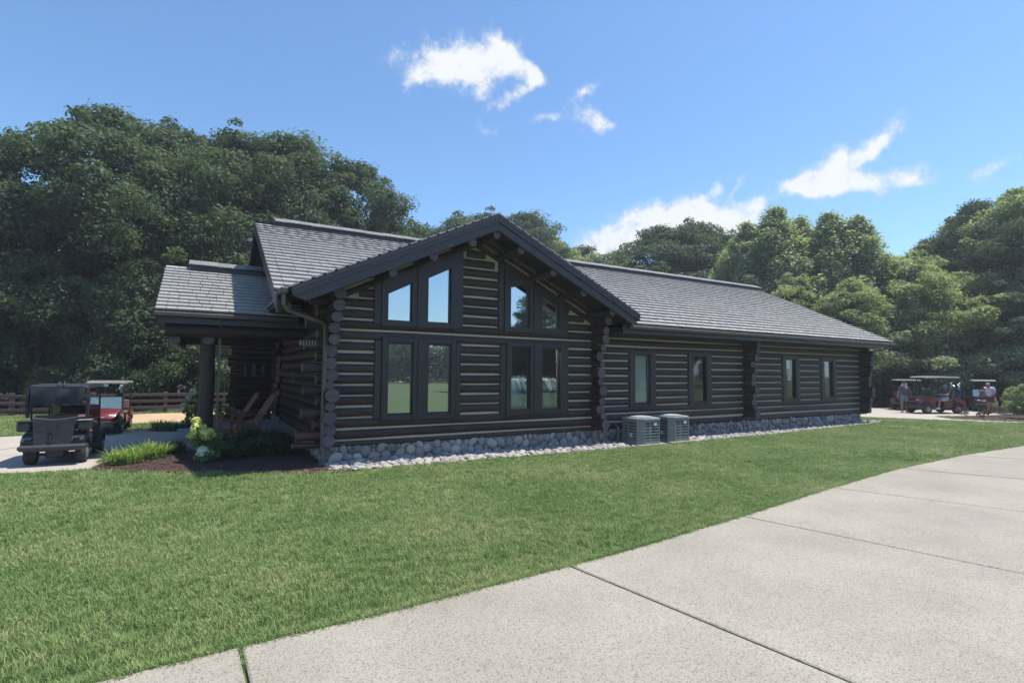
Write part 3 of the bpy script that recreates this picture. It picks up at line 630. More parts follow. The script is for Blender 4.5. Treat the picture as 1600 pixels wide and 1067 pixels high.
def pair_upper(x0, x1, panes, label):
    b = MB(); top = lambda x: zgab(x)-.475 if True else 0; zb = 2.80
    A, C = panes; xs = [x0, A[0][0], A[1][0], C[0][0], C[1][0], x1]
    for i in (0, 2, 4): b.prism([(xs[i], zb), (xs[i+1], zb), (xs[i+1], top(xs[i+1])), (xs[i], top(xs[i]))], YF+.002*i, YW+.05, 'y')
    for P in panes:
        xa, xc = P[0][0]+.001, P[1][0]-.001
        b.prism([(xa, P[3][1]), (xc, P[2][1]), (xc, top(xc)), (xa, top(xa))], YF+.012, YW+.05, 'y'); b.prism([(xa, zb+.003), (xc, zb+.003), (xc, 2.92), (xa, 2.92)], YF+.012, YW+.05, 'y')
    w = part(b, 'window', M['trim']); w['label'] = label
    part(MB().prism([(x0-.14, 2.84), (x0-.004, 2.84), (x0-.004, top(x0)-.06), (x0-.14, top(x0-.14)-.06)], YF+.03, YW+.05, 'y'), 'jamb', M['trim'], w)
    part(MB().prism([(x1+.004, 2.84), (x1+.14, 2.84), (x1+.14, top(x1+.14)-.06), (x1+.004, top(x1)-.06)], YF+.03, YW+.05, 'y'), 'jamb', M['trim'], w)
    mx = (A[1][0]+C[0][0])/2
    part(MB().prism([(mx-.075, zb+.04), (mx+.075, zb+.04), (mx+.075, top(mx+.075)-.05), (mx-.075, top(mx-.075)-.05)], YF-.02, YF+.002, 'y'), 'mullion', M['trim'], w)
    for P in panes: pane(w, list(P), YW-.05)
pair_upper(3.22, 4.97, UPPER[:2], 'upper left pair of slanted gable windows mirroring blue sky')
pair_upper(6.20, 7.96, UPPER[2:], 'upper right pair of slanted gable windows mirroring trees')
WL = ['wing window nearest the gable with a pale blind', 'wing window second from the gable, dark', 'wing window with a white notice taped inside', 'wing window farthest from the gable with a short shade']
for (x0, x1, z0, z1), lb in zip(WING, WL):
    b = MB(); t = .11
    b.cbox(x0-.2, x0, YW-.115, YW+.16, z0-.11, z1+.11, .012); b.cbox(x1, x1+.19, YW-.115, YW+.16, z0-.11, z1+.11, .012); b.cbox(x0+.001, x1-.001, YW-.11, YW+.16, z1, z1+.105, .01); b.cbox(x0+.001, x1-.001, YW-.11, YW+.16, z0-.105, z0, .01)
    w = part(b, 'window', M['trim']); w['label'] = lb
    pane(w, [(x0, z0), (x1, z0), (x1, z1), (x0, z1)], YW-.03, 'glass_dark')
    part(MB().box(x1-.03, x1-.001, YW-.10, YW-.035, z0, z1), 'inner_stop', M['sash'], w)
def blind(x0, x1, z0, z1, y): part(MB().box(x0, x1, y-.06, y-.05, z0, z1), 'blind', M['blind'])
blind(10.44, 10.93, 1.02, 2.34, YW+.06); blind(17.5, 17.80, 2.02, 2.34, YW+.06); blind(19.86, 20.2, 1.72, 2.32, YW+.06)
part(MB().box(17.6, 17.79, YW-.0385, YW-.0355, 1.63, 1.87), 'notice', M['paper'])
for i in range(3): part(MB().box(17.62, 17.62+(.13, .10, .12)[i], YW-.0402, YW-.0392, 1.80-.05*i, 1.82-.05*i), 'print_line', M['joint'])

# roofs ---------------------------------------------------------------
PI_ = math.atan(.483)
def shingle_mesh(w, m, name='shingle'):
    L_, t = .34, .045; x0, x1 = -w/2+.004, w/2-.004; ch = .006; lift = .02
    vs = [(x0, 0, .022), (x1, 0, .022), (x1, L_, 0), (x0, L_, 0), (x0, 0, .022+t-ch), (x1, 0, .022+t-ch), (x1, L_, .007), (x0, L_, .007), (x0+.003, ch, .022+t), (x1-.003, ch, .022+t)]
    me = bpy.data.meshes.new(name); me.from_pydata(vs, [], [(0, 3, 2, 1), (0, 1, 5, 4), (4, 5, 9, 8), (8, 9, 6, 7), (1, 2, 6, 9, 5), (0, 4, 8, 7, 3)]); me.materials.append(m); return me
SHW = [.2, .26, .3, .34, .4]; SHM = [shingle_mesh(w, M['shingle']) for w in SHW]
def roof_slope(parent, x0, x1, ye, yr, zf, pitch, keep, budget, expo=.234, seed=1):
    """rows of separate shingles from eave to ridge; the first budget are objects, the rest join"""
    r = random.Random(seed); L_ = math.hypot(yr-ye, zf(yr)-zf(ye)); rows = int(L_/expo); items = []
    for i in range(rows+1):
        s = i*expo-.03; x = x0-(.0 if i % 2 else .1)
        while x < x1:
            k = r.randrange(5); w = SHW[k]
            if x < x0: k, w = 0, .2
            if x+w < x0+.08: x += w; continue
            if x < x0: x = x0
            if x+w > x1: k = 0; w = .2; x = max(x, x1-.2) if x1-x > .06 else x
            xc = x+w/2
            y = ye+s*math.cos(pitch); z = zf(ye)+s*math.sin(pitch)
            if xc-w/2 > x0-.02 and xc+w/2 < x1+.03 and keep(xc, y, z): items.append((k, xc, y+r.uniform(-.005, .005), z+r.uniform(0, .004), r.uniform(-.008, .008), i))
            x += w
    items.sort(key=lambda t: math.hypot(t[1], t[2])); V = [[], [], [], [], []]
    for j, (k, x, y, z, tw, i) in enumerate(items):
        rot = Euler((pitch+r.uniform(-.004, .004), r.uniform(-.003, .003), tw))
        if j < budget: link('shingle', SHM[k], parent, Vector((x, y, z))-OC, rot)
        else: V[k].append(Matrix.Translation(Vector((x, y, z))-OC) @ rot.to_matrix().to_4x4())
    return V
def join_sh(parent, V):
    if not any(V): return
    vs, fl, ln, off = [], [], [], 0
    for k in range(5):
        me = SHM[k]; co = np.array([v.co[:] for v in me.vertices], np.float32); F = [list(p.vertices) for p in me.polygons]
        for Mx in V[k]:
            A = np.array(Mx, np.float32); vs.append(co @ A[:3, :3].T+A[:3, 3])
            for f in F: fl += [q+off for q in f]; ln.append(len(f))
            off += len(co)
    me = bpy.data.meshes.new('shingle_field'); vv = np.concatenate(vs); me.vertices.add(len(vv)); me.vertices.foreach_set('co', vv.ravel())
    me.loops.add(len(fl)); me.loops.foreach_set('vertex_index', fl); me.polygons.add(len(ln)); me.polygons.foreach_set('loop_start', np.r_[0, np.cumsum(ln)[:-1]].astype(np.int32)); me.update(calc_edges=True)
    me.materials.append(M['shingle_far']); o = link('shingle_field', me, parent); o['kind'] = 'stuff'
RX0, RX1 = 1.1, 23.17
b = MB(); zt = lambda y: zmain(y)
def deck(xa, xc, ya): b.prism([(ya, zt(ya)-.13), (ya, zt(ya)-.005), (15.91, zt(15.91)-.005), (21.6, zt(21.6)-.005), (21.6, zt(21.6)-.13), (15.91, zt(15.91)-.13)], xa, xc, 'x')
deck(RX0+.02, 1.3, 10.22); deck(9.64, RX1-.02, 10.22)
for i in range(16):     # along the valleys the deck starts where it leaves the gable roof
    xa, xc = 1.302+i*8.336/16, 1.302+(i+1)*8.336/16-.002; deck(xa, xc, max(11.25, 10.19+(min(zgab(xa), zgab(xc))-3.09)/.483+.1))
roof = part(b, 'roof', M['deck'])
part(MB().prism([(15.93, zt(15.93)+.03), (21.62, zt(21.62)+.03), (21.62, zt(21.62)-.004), (15.93, zt(15.93)-.004)], RX0, RX1, 'x'), 'back_slope', M['shingle_far'], roof)
V = roof_slope(roof, RX0, RX1, 10.19, 15.8, zmain, PI_, lambda x, y, z: not (1.2 < x < 9.75 and zmain(y+.12) < zgab(x)-.03), 140, .275, 3)
join_sh(roof, V)
# gable roof, stepped courses along each slope
b = MB()
for s in (-1, 1):
    for i in range(21):
        d0, d1 = 4.17*i/21, 4.17*(i+1)/21+.05
        f = lambda d, o: (GX+s*d, GZ-GS*d+o)
        if d1 > 4.2: d1 = 4.19
        b.prism([f(d0, -.004), f(d1, .005), f(d1, -.03), f(d0, -.03)], 9.93, 15.2, 'y')
groof = part(b, 'gable_roof', M['shingle_far'])
b = MB()
for s in (-1, 1): b.prism([(GX, GZ-.034), (GX+s*4.15, GZ-GS*4.15-.034), (GX+s*4.15, GZ-GS*4.15-.15), (GX, GZ-.15)], 9.97, 15.1, 'y')
part(b, 'soffit', M['deck'], groof)
b = MB(); c_ = MB(); d_ = MB()
for s in (-1, 1):
    f = lambda d, o: (GX+s*d, GZ-GS*d+o)
    b.prism([f(0, -.036), f(4.15, -.036), f(4.13, -.20), f(0, -.20)], 9.935, 9.985, 'y')
    c_.prism([f(0, -.203), f(4.1, -.203), f(3.92, -.30), f(0, -.395)] if False else [f(0, -.203), f(4.12, -.203), f(3.9, -.385), f(0, -.385)], 9.965, 10.03, 'y')
    d_.prism([f(0, -.085), f(4.16, -.085), f(4.16, -.105), f(0, -.105)], 9.922, 9.934, 'y')
part(b, 'barge_board', M['fascia'], groof); part(c_, 'barge_board', M['fascia'], groof); part(d_, 'barge_trim', M['fascia'], groof)
for x, z in ((3.17, 3.78), (4.02, 4.19), (4.90, 4.60), (5.49, 4.85), (6.11, 4.58), (7.01, 4.17), (7.89, 3.76), (8.80, 3.36)):
    o = add_log(groof, (x, 10.06, z), (x, 11.2, z), .185, .185, None, .6, .02, 12); o.name = 'purlin'
# wing eave: fascia, soffit, gutter
part(MB().cbox(9.3, RX1-.01, 10.235, 10.275, 2.86, 3.075, .006), 'fascia', M['fascia'], roof)
part(MB().box(9.3, RX1-.05, 10.28, YW+.02, 2.885, 2.91), 'soffit', M['deck'], roof)
part(MB().cbox(9.45, RX1+.005, 10.11, 10.232, 2.975, 3.07, .02), 'gutter', M['gutter'], roof)
part(MB().box(RX0, 1.35, 10.235, 10.275, 2.93, 3.07), 'fascia', M['fascia'], roof)
for x, nm in ((RX0, 'rake_board'), (RX1-.05, 'rake_board')):
    b = MB()
    for s in (0, 1):
        ya, yb = (10.2, 15.91) if s == 0 else (21.6, 15.91)
        b.prism([(ya, zt(ya)+.005), (yb, zt(yb)+.005), (yb, zt(yb)-.26), (ya, zt(ya)-.22)], x, x+.045, 'x')
    part(b, nm, M['fascia'], roof)
def ridge_vent(parent, x0, x1, y, z, seed, n, pit=PI_):
    part(MB().prism([(y-.26, z-.11), (y-.26, z+.05), (y, z+.17), (y+.26, z+.05), (y+.26, z-.11)], x0, x1, 'x'), 'ridge_vent', M['trim'], parent)
    b = MB(); r = random.Random(seed); k = int((x1-x0)/.3)
    for i in range(k):
        xa = x0-.03+i*(x1-x0+.06)/k; xc = xa+(x1-x0+.06)/k-.006; dz = r.uniform(0, .012)
        for s in (-1, 1): b.prism([(y+s*.33, z+.045+dz), (y, z+.20+dz), (y, z+.225+dz), (y+s*.33, z+.07+dz)], xa, xc+.02, 'x')
    part(b, 'ridge_cap', M['shingle_cap'], parent, kind='stuff')
ridge_vent(roof, 1.62, 22.9, 15.91, zt(15.91), 1, 60)
# porch roof
PE, PR = 13.4, 16.33
zp = lambda y: 3.095+.483*(y-PE) if y < PR else 3.095+.483*(PR-PE)-.483*(y-PR)
PX0, PX1 = -.905, 2.18
proof = part(MB().prism([(PE+.03, zp(PE+.03)-.13), (PE+.03, zp(PE+.03)-.005), (PR, zp(PR)-.005), (19.25, zp(19.25)-.005), (19.25, zp(19.25)-.13), (PR, zp(PR)-.13)], PX0+.02, PX1, 'x'), 'porch_roof', M['deck'])
part(MB().prism([(PR+.02, zp(PR+.02)+.03), (19.27, zp(19.27)+.03), (19.27, zp(19.27)-.004), (PR+.02, zp(PR+.02)-.004)], PX0, PX1, 'x'), 'back_slope', M['shingle_far'], proof)
V = roof_slope(proof, PX0, PX1, PE, PR-.05, zp, PI_, lambda x, y, z: True, 150, seed=9)
join_sh(proof, V)
ridge_vent(proof, -.36, 2.15, PR, zp(PR), 2, 9)
b = MB()
for s in (0, 1):
    ya, yb = (PE+.01, PR) if s == 0 else (19.25, PR)
    b.prism([(ya, zp(ya)+.003), (yb, zp(yb)+.003), (yb, zp(yb)-.22), (ya, zp(ya)-.2)], PX0-.0, PX0+.045, 'x')
part(b, 'rake_board', M['fascia'], proof)
part(MB().cbox(PX0-.02, 1.95, PE-.11, PE+.0, 2.965, 3.07, .02), 'gutter', M['gutter'], proof)
part(MB().cbox(PX0+.05, 2.1, PE+.03, PE+.07, 2.83, 3.06, .006), 'fascia', M['fascia'], proof)
part(MB().box(PX0+.05, 2.17, PE+.08, 19.2, 2.83, 2.86), 'soffit', M['deck'], proof)
o = add_log(proof, (-.72, 13.72, 2.70), (2.15, 13.72, 2.70), .27, .27, None, 1); o.name = 'beam'
o = add_log(proof, (-.55, 13.7, 2.52), (-.55, 19.1, 2.52), .24, .24, None, 1); o.name = 'beam'
o = add_log(proof, (.1, 13.7, 2.52), (.1, 19.1, 2.52), .22, .22, None, 1); o.name = 'beam'
o = add_log(proof, (-.75, 18.8, 2.72), (2.15, 18.8, 2.72), .25, .25, None, 1); o.name = 'beam'
def post(x, y, r, m=None):
    b = MB(); pts = []; rr = []
    for i in range(9): pts.append((x+random.uniform(-.006, .006), y+random.uniform(-.006, .006), .1+i*2.5/8)); rr.append(r*(1-.012*i)*random.uniform(.97, 1.03))
    b.tube(pts, rr, 14); return part(b, 'post', m or M['log'], None, 50)
post(.1, 14.0, .165); post(.1, 18.8, .15)
# downspouts and short gable gutter
part(MB().cbox(1.135, 1.27, 9.96, 10.75, 3.19, 3.31, .02), 'gutter', M['gutter'], groof)
part(MB().tube([(1.2, 10.05, 3.2), (1.2, 10.1, 3.02), (1.28, 10.2, 2.93), (2.0, 10.78, 2.78), (2.075, 10.83, 2.70), (2.075, 10.83, 2.2), (2.07, 10.83, 1.2), (2.07, 10.83, .2), (2.06, 10.78, .11), (1.98, 10.55, .05)], .042, 4, True), 'downspout', M['pipe'])
part(MB().box(2.015, 2.13, 10.775, 10.89, 1.98, 2.01).box(2.01, 2.125, 10.775, 10.89, 1.0, 1.03), 'pipe_strap', M['gutter'])
part(MB().tube([(.34, 13.35, 2.97), (.34, 13.5, 2.85), (.33, 13.84, 2.7), (.33, 13.84, 1.6), (.32, 13.84, .12)], .04, 4, True), 'downspout', M['pipe'])
part(MB().tube([(22.95, 10.16, 2.97), (22.95, 10.3, 2.86), (22.5, 10.9, 2.7), (22.48, 10.95, 2.5)], .035, 4, True), 'downspout', M['pipe'])
# small fittings in the porch
b = MB().box(1.60, 1.94, 11.0, 11.02, 1.96 + .40, 1.975 + .40)
for i in range(6): b.box(1.63+i*.055, 1.652+i*.055, 10.98, 11.0, 2.33, 2.44)
part(b, 'peg_rack', M['ac_top2'])
for (x, z, w, h) in ((1.25, 1.62, .10, .34), (1.5, 1.6, .14, .42), (1.80, 1.7, .10, .30)): part(MB().box(x, x+w, 20.6, 20.615, z, z+h), 'notice', M['notice'])
part(MB().box(2.17, 2.185, 16.2, 16.5, 1.65, 1.95), 'notice', M['notice']); part(MB().box(2.10, 2.115, 15.0, 15.22, 1.5, 1.85), 'notice', M['notice'])

# ------------------------------------------------------------------ cobble border along the foundation
rb = structure(MB().prism(BORDER, -.06, .012, 'z').build('rock_border', M['mulch']), 'structure', 'strip of pale river cobbles between the foundation and the lawn')
cob = []; rs = random.Random(21); grid = {}
bx, by = [p[0] for p in BORDER[:6]], [p[1] for p in BORDER[:6]]
for s, tr in ((.095, 200), (.08, 900), (.07, 2600), (.055, 5200), (.042, 6000)):
    for _ in range(tr):
        x = rs.uniform(2.1, 23.0); t = rs.random(); y0 = float(np.interp(x, bx, by)); y = y0+.03+t*(10.98-y0)
        rr = s*rs.uniform(.8, 1.15); zt_ = .0
        c = (int(x/.3), int(y/.3)); ok = True
        for i in (-1, 0, 1):
            for j in (-1, 0, 1):
                for (a, e, r2) in grid.get((c[0]+i, c[1]+j), ()):
                    if (a-x)**2+(e-y)**2 < ((rr+r2)*.80)**2: ok = False
        if ok and not (9.4 < x < 11.6 and 9.8 < y < 10.85): grid.setdefault(c, []).append((x, y, rr)); cob.append((x, y, rr, zt_))
cob.sort(key=lambda c: -c[2]/(math.hypot(c[0], c[1])+2*max(0, c[1]-10.6))); fm = []
for i, (x, y, r, z) in enumerate(cob):
    rot = (rs.uniform(-.3, .3)+.15, rs.uniform(-.3, .3), rs.uniform(0, 6.28)); sc = (r*rs.uniform(.9, 1.3), r*rs.uniform(.8, 1), r*rs.uniform(.45, .65)); loc = (x, y, z+sc[2]*.15+.005)
    if i < 298: link('cobble', CB[i % 7], rb, loc, rot, sc)
    else: fm.append(Matrix.Translation(loc) @ Euler(rot).to_matrix().to_4x4() @ Matrix.Diagonal((*sc, 1)))
# second, lower layer so no gap shows the bed
for _ in range(1500):
    x = rs.uniform(2.15, 22.9); y0 = float(np.interp(x, bx, by)); t = rs.random(); y = y0+.03+t*(10.95-y0)
    if 9.45 < x < 11.5 and 9.85 < y < 10.8: continue
    r = rs.uniform(.045, .07); zz = .0
    fm.append(Matrix.Translation((x, y, zz-.015)) @ Euler((0, 0, rs.uniform(0, 6))).to_matrix().to_4x4() @ Matrix.Diagonal((r*1.2, r, r*.6, 1)))
join_instances('cobble_bed', CB_F, fm, rb, M['cobble_stuff'])
# mulch chips
def chips(name, poly, n, z, size=.03, label=None):
    xs = [p[0] for p in poly]; ys = [p[1] for p in poly]; P = RNG.uniform((min(xs), min(ys)), (max(xs), max(ys)), (n, 2)); P = P[in_poly(P, poly)]; n = len(P)
    a = RNG.uniform(0, 6.28, n); l = RNG.uniform(.5, 1.5, n)*size; w = l*RNG.uniform(.25, .5, n); tz = RNG.normal(0, .35, n); V = np.zeros((n, 4, 3))
    for q, (sx, sy) in enumerate(((-1, -1), (1, -1), (1, 1), (-1, 1))):
        V[:, q, 0] = P[:, 0]+sx*l/2*np.cos(a)-sy*w/2*np.sin(a); V[:, q, 1] = P[:, 1]+sx*l/2*np.sin(a)+sy*w/2*np.cos(a); V[:, q, 2] = z+.012+RNG.uniform(0, .012, n)*0+sx*l/2*np.sin(tz)*.6
    o = link(name, np_mesh(name, V.reshape(-1, 3), np.arange(n*4).reshape(-1, 4), M['chip'])); o['kind'] = 'stuff'; o['label'] = label; return o
chips('mulch', BED, 16000, .02, .035, 'reddish brown bark mulch under the hydrangea by the porch'); chips('mulch', BED3, 9000, .018, .05, 'brown bark mulch of the right-hand planting bed')

# ------------------------------------------------------------------ air conditioners
M['ac'] = mat('grey_painted_steel', (.23, .245, .24), .45, (.19, .205, .20), 3)
M['ac_dark'] = mat('dark_coil_gap', (.018, .02, .022), .7)
M['ac_top'] = mat('light_grey_lid', (.36, .39, .40), .45, (.30, .33, .34), 5)
M['plate'] = mat('white_label', (.62, .64, .64), .6)
M['pad'] = mat('grey_pad', (.30, .29, .27), .9)
def ac_unit(x, y, label, w=.80, h=.70, c=.13):
    t = thing('air_conditioner', label, 'air conditioner', (x, y, 0), 0, 'air conditioners beside the foundation')
    MB().cbox(-w/2-.06, w/2+.06, -w/2-.06, w/2+.06, -.02, .045, .012).build('base_pad', M['pad'], t)
    def oct_(k, cc): q = w/2-k; return [(-q+cc, -q), (q-cc, -q), (q, -q+cc), (q, q-cc), (q-cc, q), (-q+cc, q), (-q, q-cc), (-q, -q+cc)]
    MB().prism(oct_(.045, c), .08, h-.06, 'z').build('coil', M['ac_dark'], t)
    MB().prism(oct_(0, c), .046, .115, 'z').build('base_pan', M['ac'], t)
    b = MB()   # corner posts
    for sx in (-1, 1):
        for sy in (-1, 1):
            q = w/2-.004; P = [(sx*(q-c-.03), sy*q), (sx*(q-c), sy*q), (sx*q, sy*(q-c)), (sx*q, sy*(q-c-.03)), (sx*(q-.03), sy*(q-c-.03)), (sx*(q-c-.03), sy*(q-.03))]
            b.prism(P, .116, h-.075, 'z')
    b.build('corner_post', M['ac'], t)
    for d in range(4):   # louvre panels, each with slats
        R = Matrix.Rotation(d*math.pi/2, 4, 'Z'); b = MB(); y0 = -w/2+.008; hw = w/2-c-.03
        for i in range(7): z = .155+i*(h-.26)/6; b.box(-hw, hw, y0, y0+.022, z-.018, z+.018, R)
        for i in range(9): xx = -hw+.03+i*(2*hw-.06)/8; b.box(xx-.004, xx+.004, y0+.024, y0+.03, .12, h-.08, R)
        for xx in (-.06,): b.box(xx-.018, xx+.018, y0-.003, y0+.02, .12, h-.08, R)
        b.build('louvre_panel', M['ac'], t)
    MB().prism(oct_(-.012, c+.01), h-.072, h-.028, 'z').build('lid', M['ac'], t)
    b = MB(); b.prism(oct_(.01, c+.01), h-.0275, h-.012, 'z')
    lid = b.build('lid_top', M['ac_top'], t)
    g = MB(); g.lathe([(.29, h-.0118), (.30, h+.012), (.27, h+.016), (.06, h+.035), (.01, h+.036)], 24); g.build('fan_guard', M['ac_top'], lid)
    MB().box(.05, .15, -w/2-.012, -w/2+.008, h-.20, h-.13).box(-w/2-.0, -w/2+.004, -.1, .0, .2, .3).build('name_plate', M['plate'], t)
    return t
ac_unit(9.96, 10.30, 'grey air conditioner in front, beside the gable log corner'); ac_unit(11.12, 10.36, 'grey air conditioner farther along the wing wall')
tag(MB().tube([(9.28, 10.42, .02), (9.28, 10.42, .42), (9.3, 10.55, .5), (9.3, 10.95, .5)], .02, 8).box(9.2, 9.36, 10.93, 10.98, .42, .62).build('utility_box', M['gutter']), 'small dark utility box and conduit beside the grey air conditioner', 'utility box')

# ------------------------------------------------------------------ rocking chairs
M['chairwood'] = mat('red_brown_chair_wood', (.36, .15, .07), .5, (.24, .10, .05), 5, (1, 5, 5), .15, 14, .004)
def rocking_chair(x, y, rz, label):
    t = thing('rocking_chair', label, 'rocking chair', (x, y, .1), rz, 'rocking chairs on the porch')   # faces +X
    for s in (-1, 1):
        pts = [(-.62+i*1.1/8, s*.29, .03+.20*((i/8-.45)**2)*1.6) for i in range(9)]
        b = MB()
        for p, q in zip(pts[:-1], pts[1:]): b.add([(p[0], p[1]-.02, p[2]), (p[0], p[1]+.02, p[2]), (q[0], q[1]+.02, q[2]), (q[0], q[1]-.02, q[2]), (p[0], p[1]-.02, p[2]+.05), (p[0], p[1]+.02, p[2]+.05), (q[0], q[1]+.02, q[2]+.05), (q[0], q[1]-.02, q[2]+.05)], [(0, 3, 2, 1), (4, 5, 6, 7), (0, 1, 5, 4), (2, 3, 7, 6), (1, 2, 6, 5), (0, 4, 7, 3)])
        b.build('rocker', M['chairwood'], t)
        R = Matrix.Translation((.3, s*.30, .07)) @ Matrix.Rotation(R_(-8), 4, 'Y'); MB().cbox(-.035, .035, -.02, .02, 0, .52, .006, R).build('leg', M['chairwood'], t)
        R = Matrix.Translation((-.42, s*.30, .07)) @ Matrix.Rotation(R_(28), 4, 'Y'); MB().cbox(-.03, .03, -.02, .02, 0, .42, .006, R).build('leg', M['chairwood'], t)
        MB().cbox(-.32, .40, s*.33-.055, s*.33+.055, .58, .605, .008).build('armrest', M['chairwood'], t)
        R = Matrix.Translation((.34, s*.26, .42)) @ Matrix.Rotation(R_(38), 4, 'Y'); MB().cbox(-.62, .0, -.018, .018, -.04, .03, .006, Matrix.Translation((.34, s*.26, .42)) @ Matrix.Rotation(R_(-14), 4, 'Y')).build('seat_rail', M['chairwood'], t)
    for i in range(6):
        R = Matrix.Translation((.30-i*.095, 0, .44-i*.026)) @ Matrix.Rotation(R_(-14), 4, 'Y'); MB().cbox(-.042, .042, -.28, .28, 0, .02, .005, R).build('slat', M['chairwood'], t)
    for i in range(5):
        yv = (i-2)*.115; R = Matrix.Translation((-.22, yv, .33)) @ Matrix.Rotation(R_(-31), 4, 'Y'); MB().cbox(-.01, .012, -.05, .05, 0, .92-.03*abs(i-2), .005, R).build('back_slat', M['chairwood'], t)
    for d in (.3, .72):
        R = Matrix.Translation((-.24, 0, .33)) @ Matrix.Rotation(R_(-31), 4, 'Y'); MB().cbox(-.035, -.012, -.27, .27, d, d+.07, .004, R).build('back_rail', M['chairwood'], t)
    return t
rocking_chair(1.02, 15.35, R_(190), 'nearer red-brown wooden rocking chair on the porch floor'); rocking_chair(.72, 16.6, R_(186), 'red-brown wooden rocking chair behind the nearer one on the porch')

# ------------------------------------------------------------------ foliage
def leaves_np(P, Nrm, L_, W_, rng, droop=.25):
    """diamond leaves: centre P, normal Nrm"""
    n = len(P); Nn = Nrm/np.linalg.norm(Nrm, axis=1, keepdims=True); r = rng.normal(size=(n, 3)); u = r-Nn*np.sum(r*Nn, 1, keepdims=True); u /= np.linalg.norm(u, axis=1, keepdims=True); w = np.cross(Nn, u)
    L2, W2 = L_[:, None], W_[:, None]; V = np.empty((n, 4, 3)); V[:, 0] = P-u*L2*.5; V[:, 1] = P+w*W2*.5-Nn*W2*.12; V[:, 2] = P+u*L2*.5-Nn*L2*droop; V[:, 3] = P-w*W2*.5-Nn*W2*.12
    return V.reshape(-1, 3), np.arange(n*4).reshape(-1, 4)
def crown_mesh(name, seed, m, H, R, zb, prof, nclump, nleaf, ls, csz=(.7, 1.5), flat=.7, up=.55, lean=0):
    rng = np.random.default_rng(seed); C = []; rad = []
    lob = rng.uniform(0, 6.28, 4); la = rng.uniform(.05, .16, 4)
    while len(C) < nclump:
        t = rng.random()**.85; z = zb+(H-zb)*t; pr = np.interp(t, prof[0], prof[1])*R; a = rng.uniform(0, 6.28)
        k = 1+sum(la[i]*math.sin((i+2)*a+lob[i]+3*t) for i in range(4)); d = pr*k*(rng.uniform(.2, 1)**.38)*rng.choice([1, 1, 1, 1.13, .9])
        cr = rng.uniform(*csz)*(.75+.35*(1-t)); p = (math.cos(a)*max(0, d-cr*.5)+lean*t, math.sin(a)*max(0, d-cr*.5), min(z, H-cr*.55)-rng.uniform(0, .9)*(t > .75)*(rng.random() < .6)); 
        if rng.random() < .3:      # small outlying sprays break the outline
            cr *= rng.uniform(.3, .5); q = rng.uniform(1.06, 1.22); p = (p[0]*q, p[1]*q, min(H*1.01, p[2]+cr*rng.uniform(.6, 2.2)))
        C.append(p); rad.append(cr)
    C = np.array(C); rad = np.array(rad); wt = rad**1.8/np.sum(rad**1.8); idx = rng.choice(nclump, nleaf, p=wt)
    d = rng.normal(size=(nleaf, 3)); d[:, 2] += up; d /= np.linalg.norm(d, axis=1, keepdims=True); rr = rad[idx]*(.45+.6*rng.random(nleaf)**.6)
    # sprays: leaves gather on small twig tips of the clump
    tips = rng.normal(size=(nclump*24, 3)); tips /= np.linalg.norm(tips, axis=1, keepdims=True); ti = idx*24+rng.integers(0, 24, nleaf); tip = tips[ti]; trd = rng.uniform(.65, 1.45, nclump*24)[ti]; g = rng.uniform(.25, .92, (nleaf, 1)); rr = rr*(1-g[:, 0]+g[:, 0]*trd); d2 = d*(1-g)+tip*g; d2 /= np.linalg.norm(d2, axis=1, keepdims=True)
    P = C[idx]+d2*rr[:, None]*np.array([1.12, 1.12, flat]); Nn = d2*.8+np.array([0, 0, .7])+rng.normal(0, .5, (nleaf, 3))
    L_ = ls*rng.uniform(.65, 1.35, nleaf); V, F = leaves_np(P, Nn, L_, L_*rng.uniform(.5, .8, nleaf), rng); return np_mesh(name, V, F, m), C, rad
def trunk_mesh(name, seed, m, H, C, rad, r0, zfork):
    rng = random.Random(seed); b = MB(); pts = []; rr = []
    for i in range(9):
        t = i/8; pts.append((math.sin(t*2+seed)*.15*t, math.cos(t*2.3+seed)*.15*t, H*.82*t-.05)); rr.append(r0*(1.35 if i == 0 else 1)*(1-.85*t))
    b.tube(pts, rr, 9)
    for j in rng.sample(range(len(C)), min(18, len(C))):
        c = C[j]; z = max(zfork, c[2]-math.hypot(c[0], c[1])*.75); z = min(z, H*.75); t = z/(H*.82); p0 = Vector((math.sin(t*2+seed)*.15*t, math.cos(t*2.3+seed)*.15*t, z)); p3 = Vector(c)
        mid = p0.lerp(p3, .5)+Vector((rng.uniform(-.3, .3), rng.uniform(-.3, .3), rng.uniform(-.1, .5))); r_ = r0*(1-.8*t)*.45
        b.tube([p0, p0.lerp(mid, .5), mid, p3], [r_, r_*.8, r_*.55, r_*.2], 6)
    return b.mesh(name, m, 60)
DOME = ((0, .12, .3, .55, .8, 1), (.45, .8, 1, .95, .68, .18)); COLUMN = ((0, .15, .4, .65, .85, 1), (.6, .9, 1, .8, .45, .06)); SPREAD = ((0, .1, .35, .6, .85, 1), (.7, .95, 1, .9, .62, .2))
KINDS_T = {}
def kind(key, leafm, barkm, H, R, zb, prof, ncl, nl, ls, r0, zf, seed, **k):
    cm, C, rad = crown_mesh(key+'_crown', seed, M[leafm], H, R, zb, prof, ncl, nl, ls, **k); KINDS_T[key] = (cm, trunk_mesh(key+'_trunk', seed, M[barkm], H, C, rad, r0, zf), H)
kind('oak', 'leaf_oak', 'bark', 16, 6.0, 2.2, DOME, 230, 100000, .18, .34, 3, 1)
kind('oak2', 'leaf_oak', 'bark', 16, 5.4, 1.6, DOME, 220, 90000, .18, .30, 3, 2, csz=(.6, 1.4))
kind('dark', 'leaf_dark', 'bark', 10, 4.2, .8, SPREAD, 125, 50000, .17, .2, 2, 3)
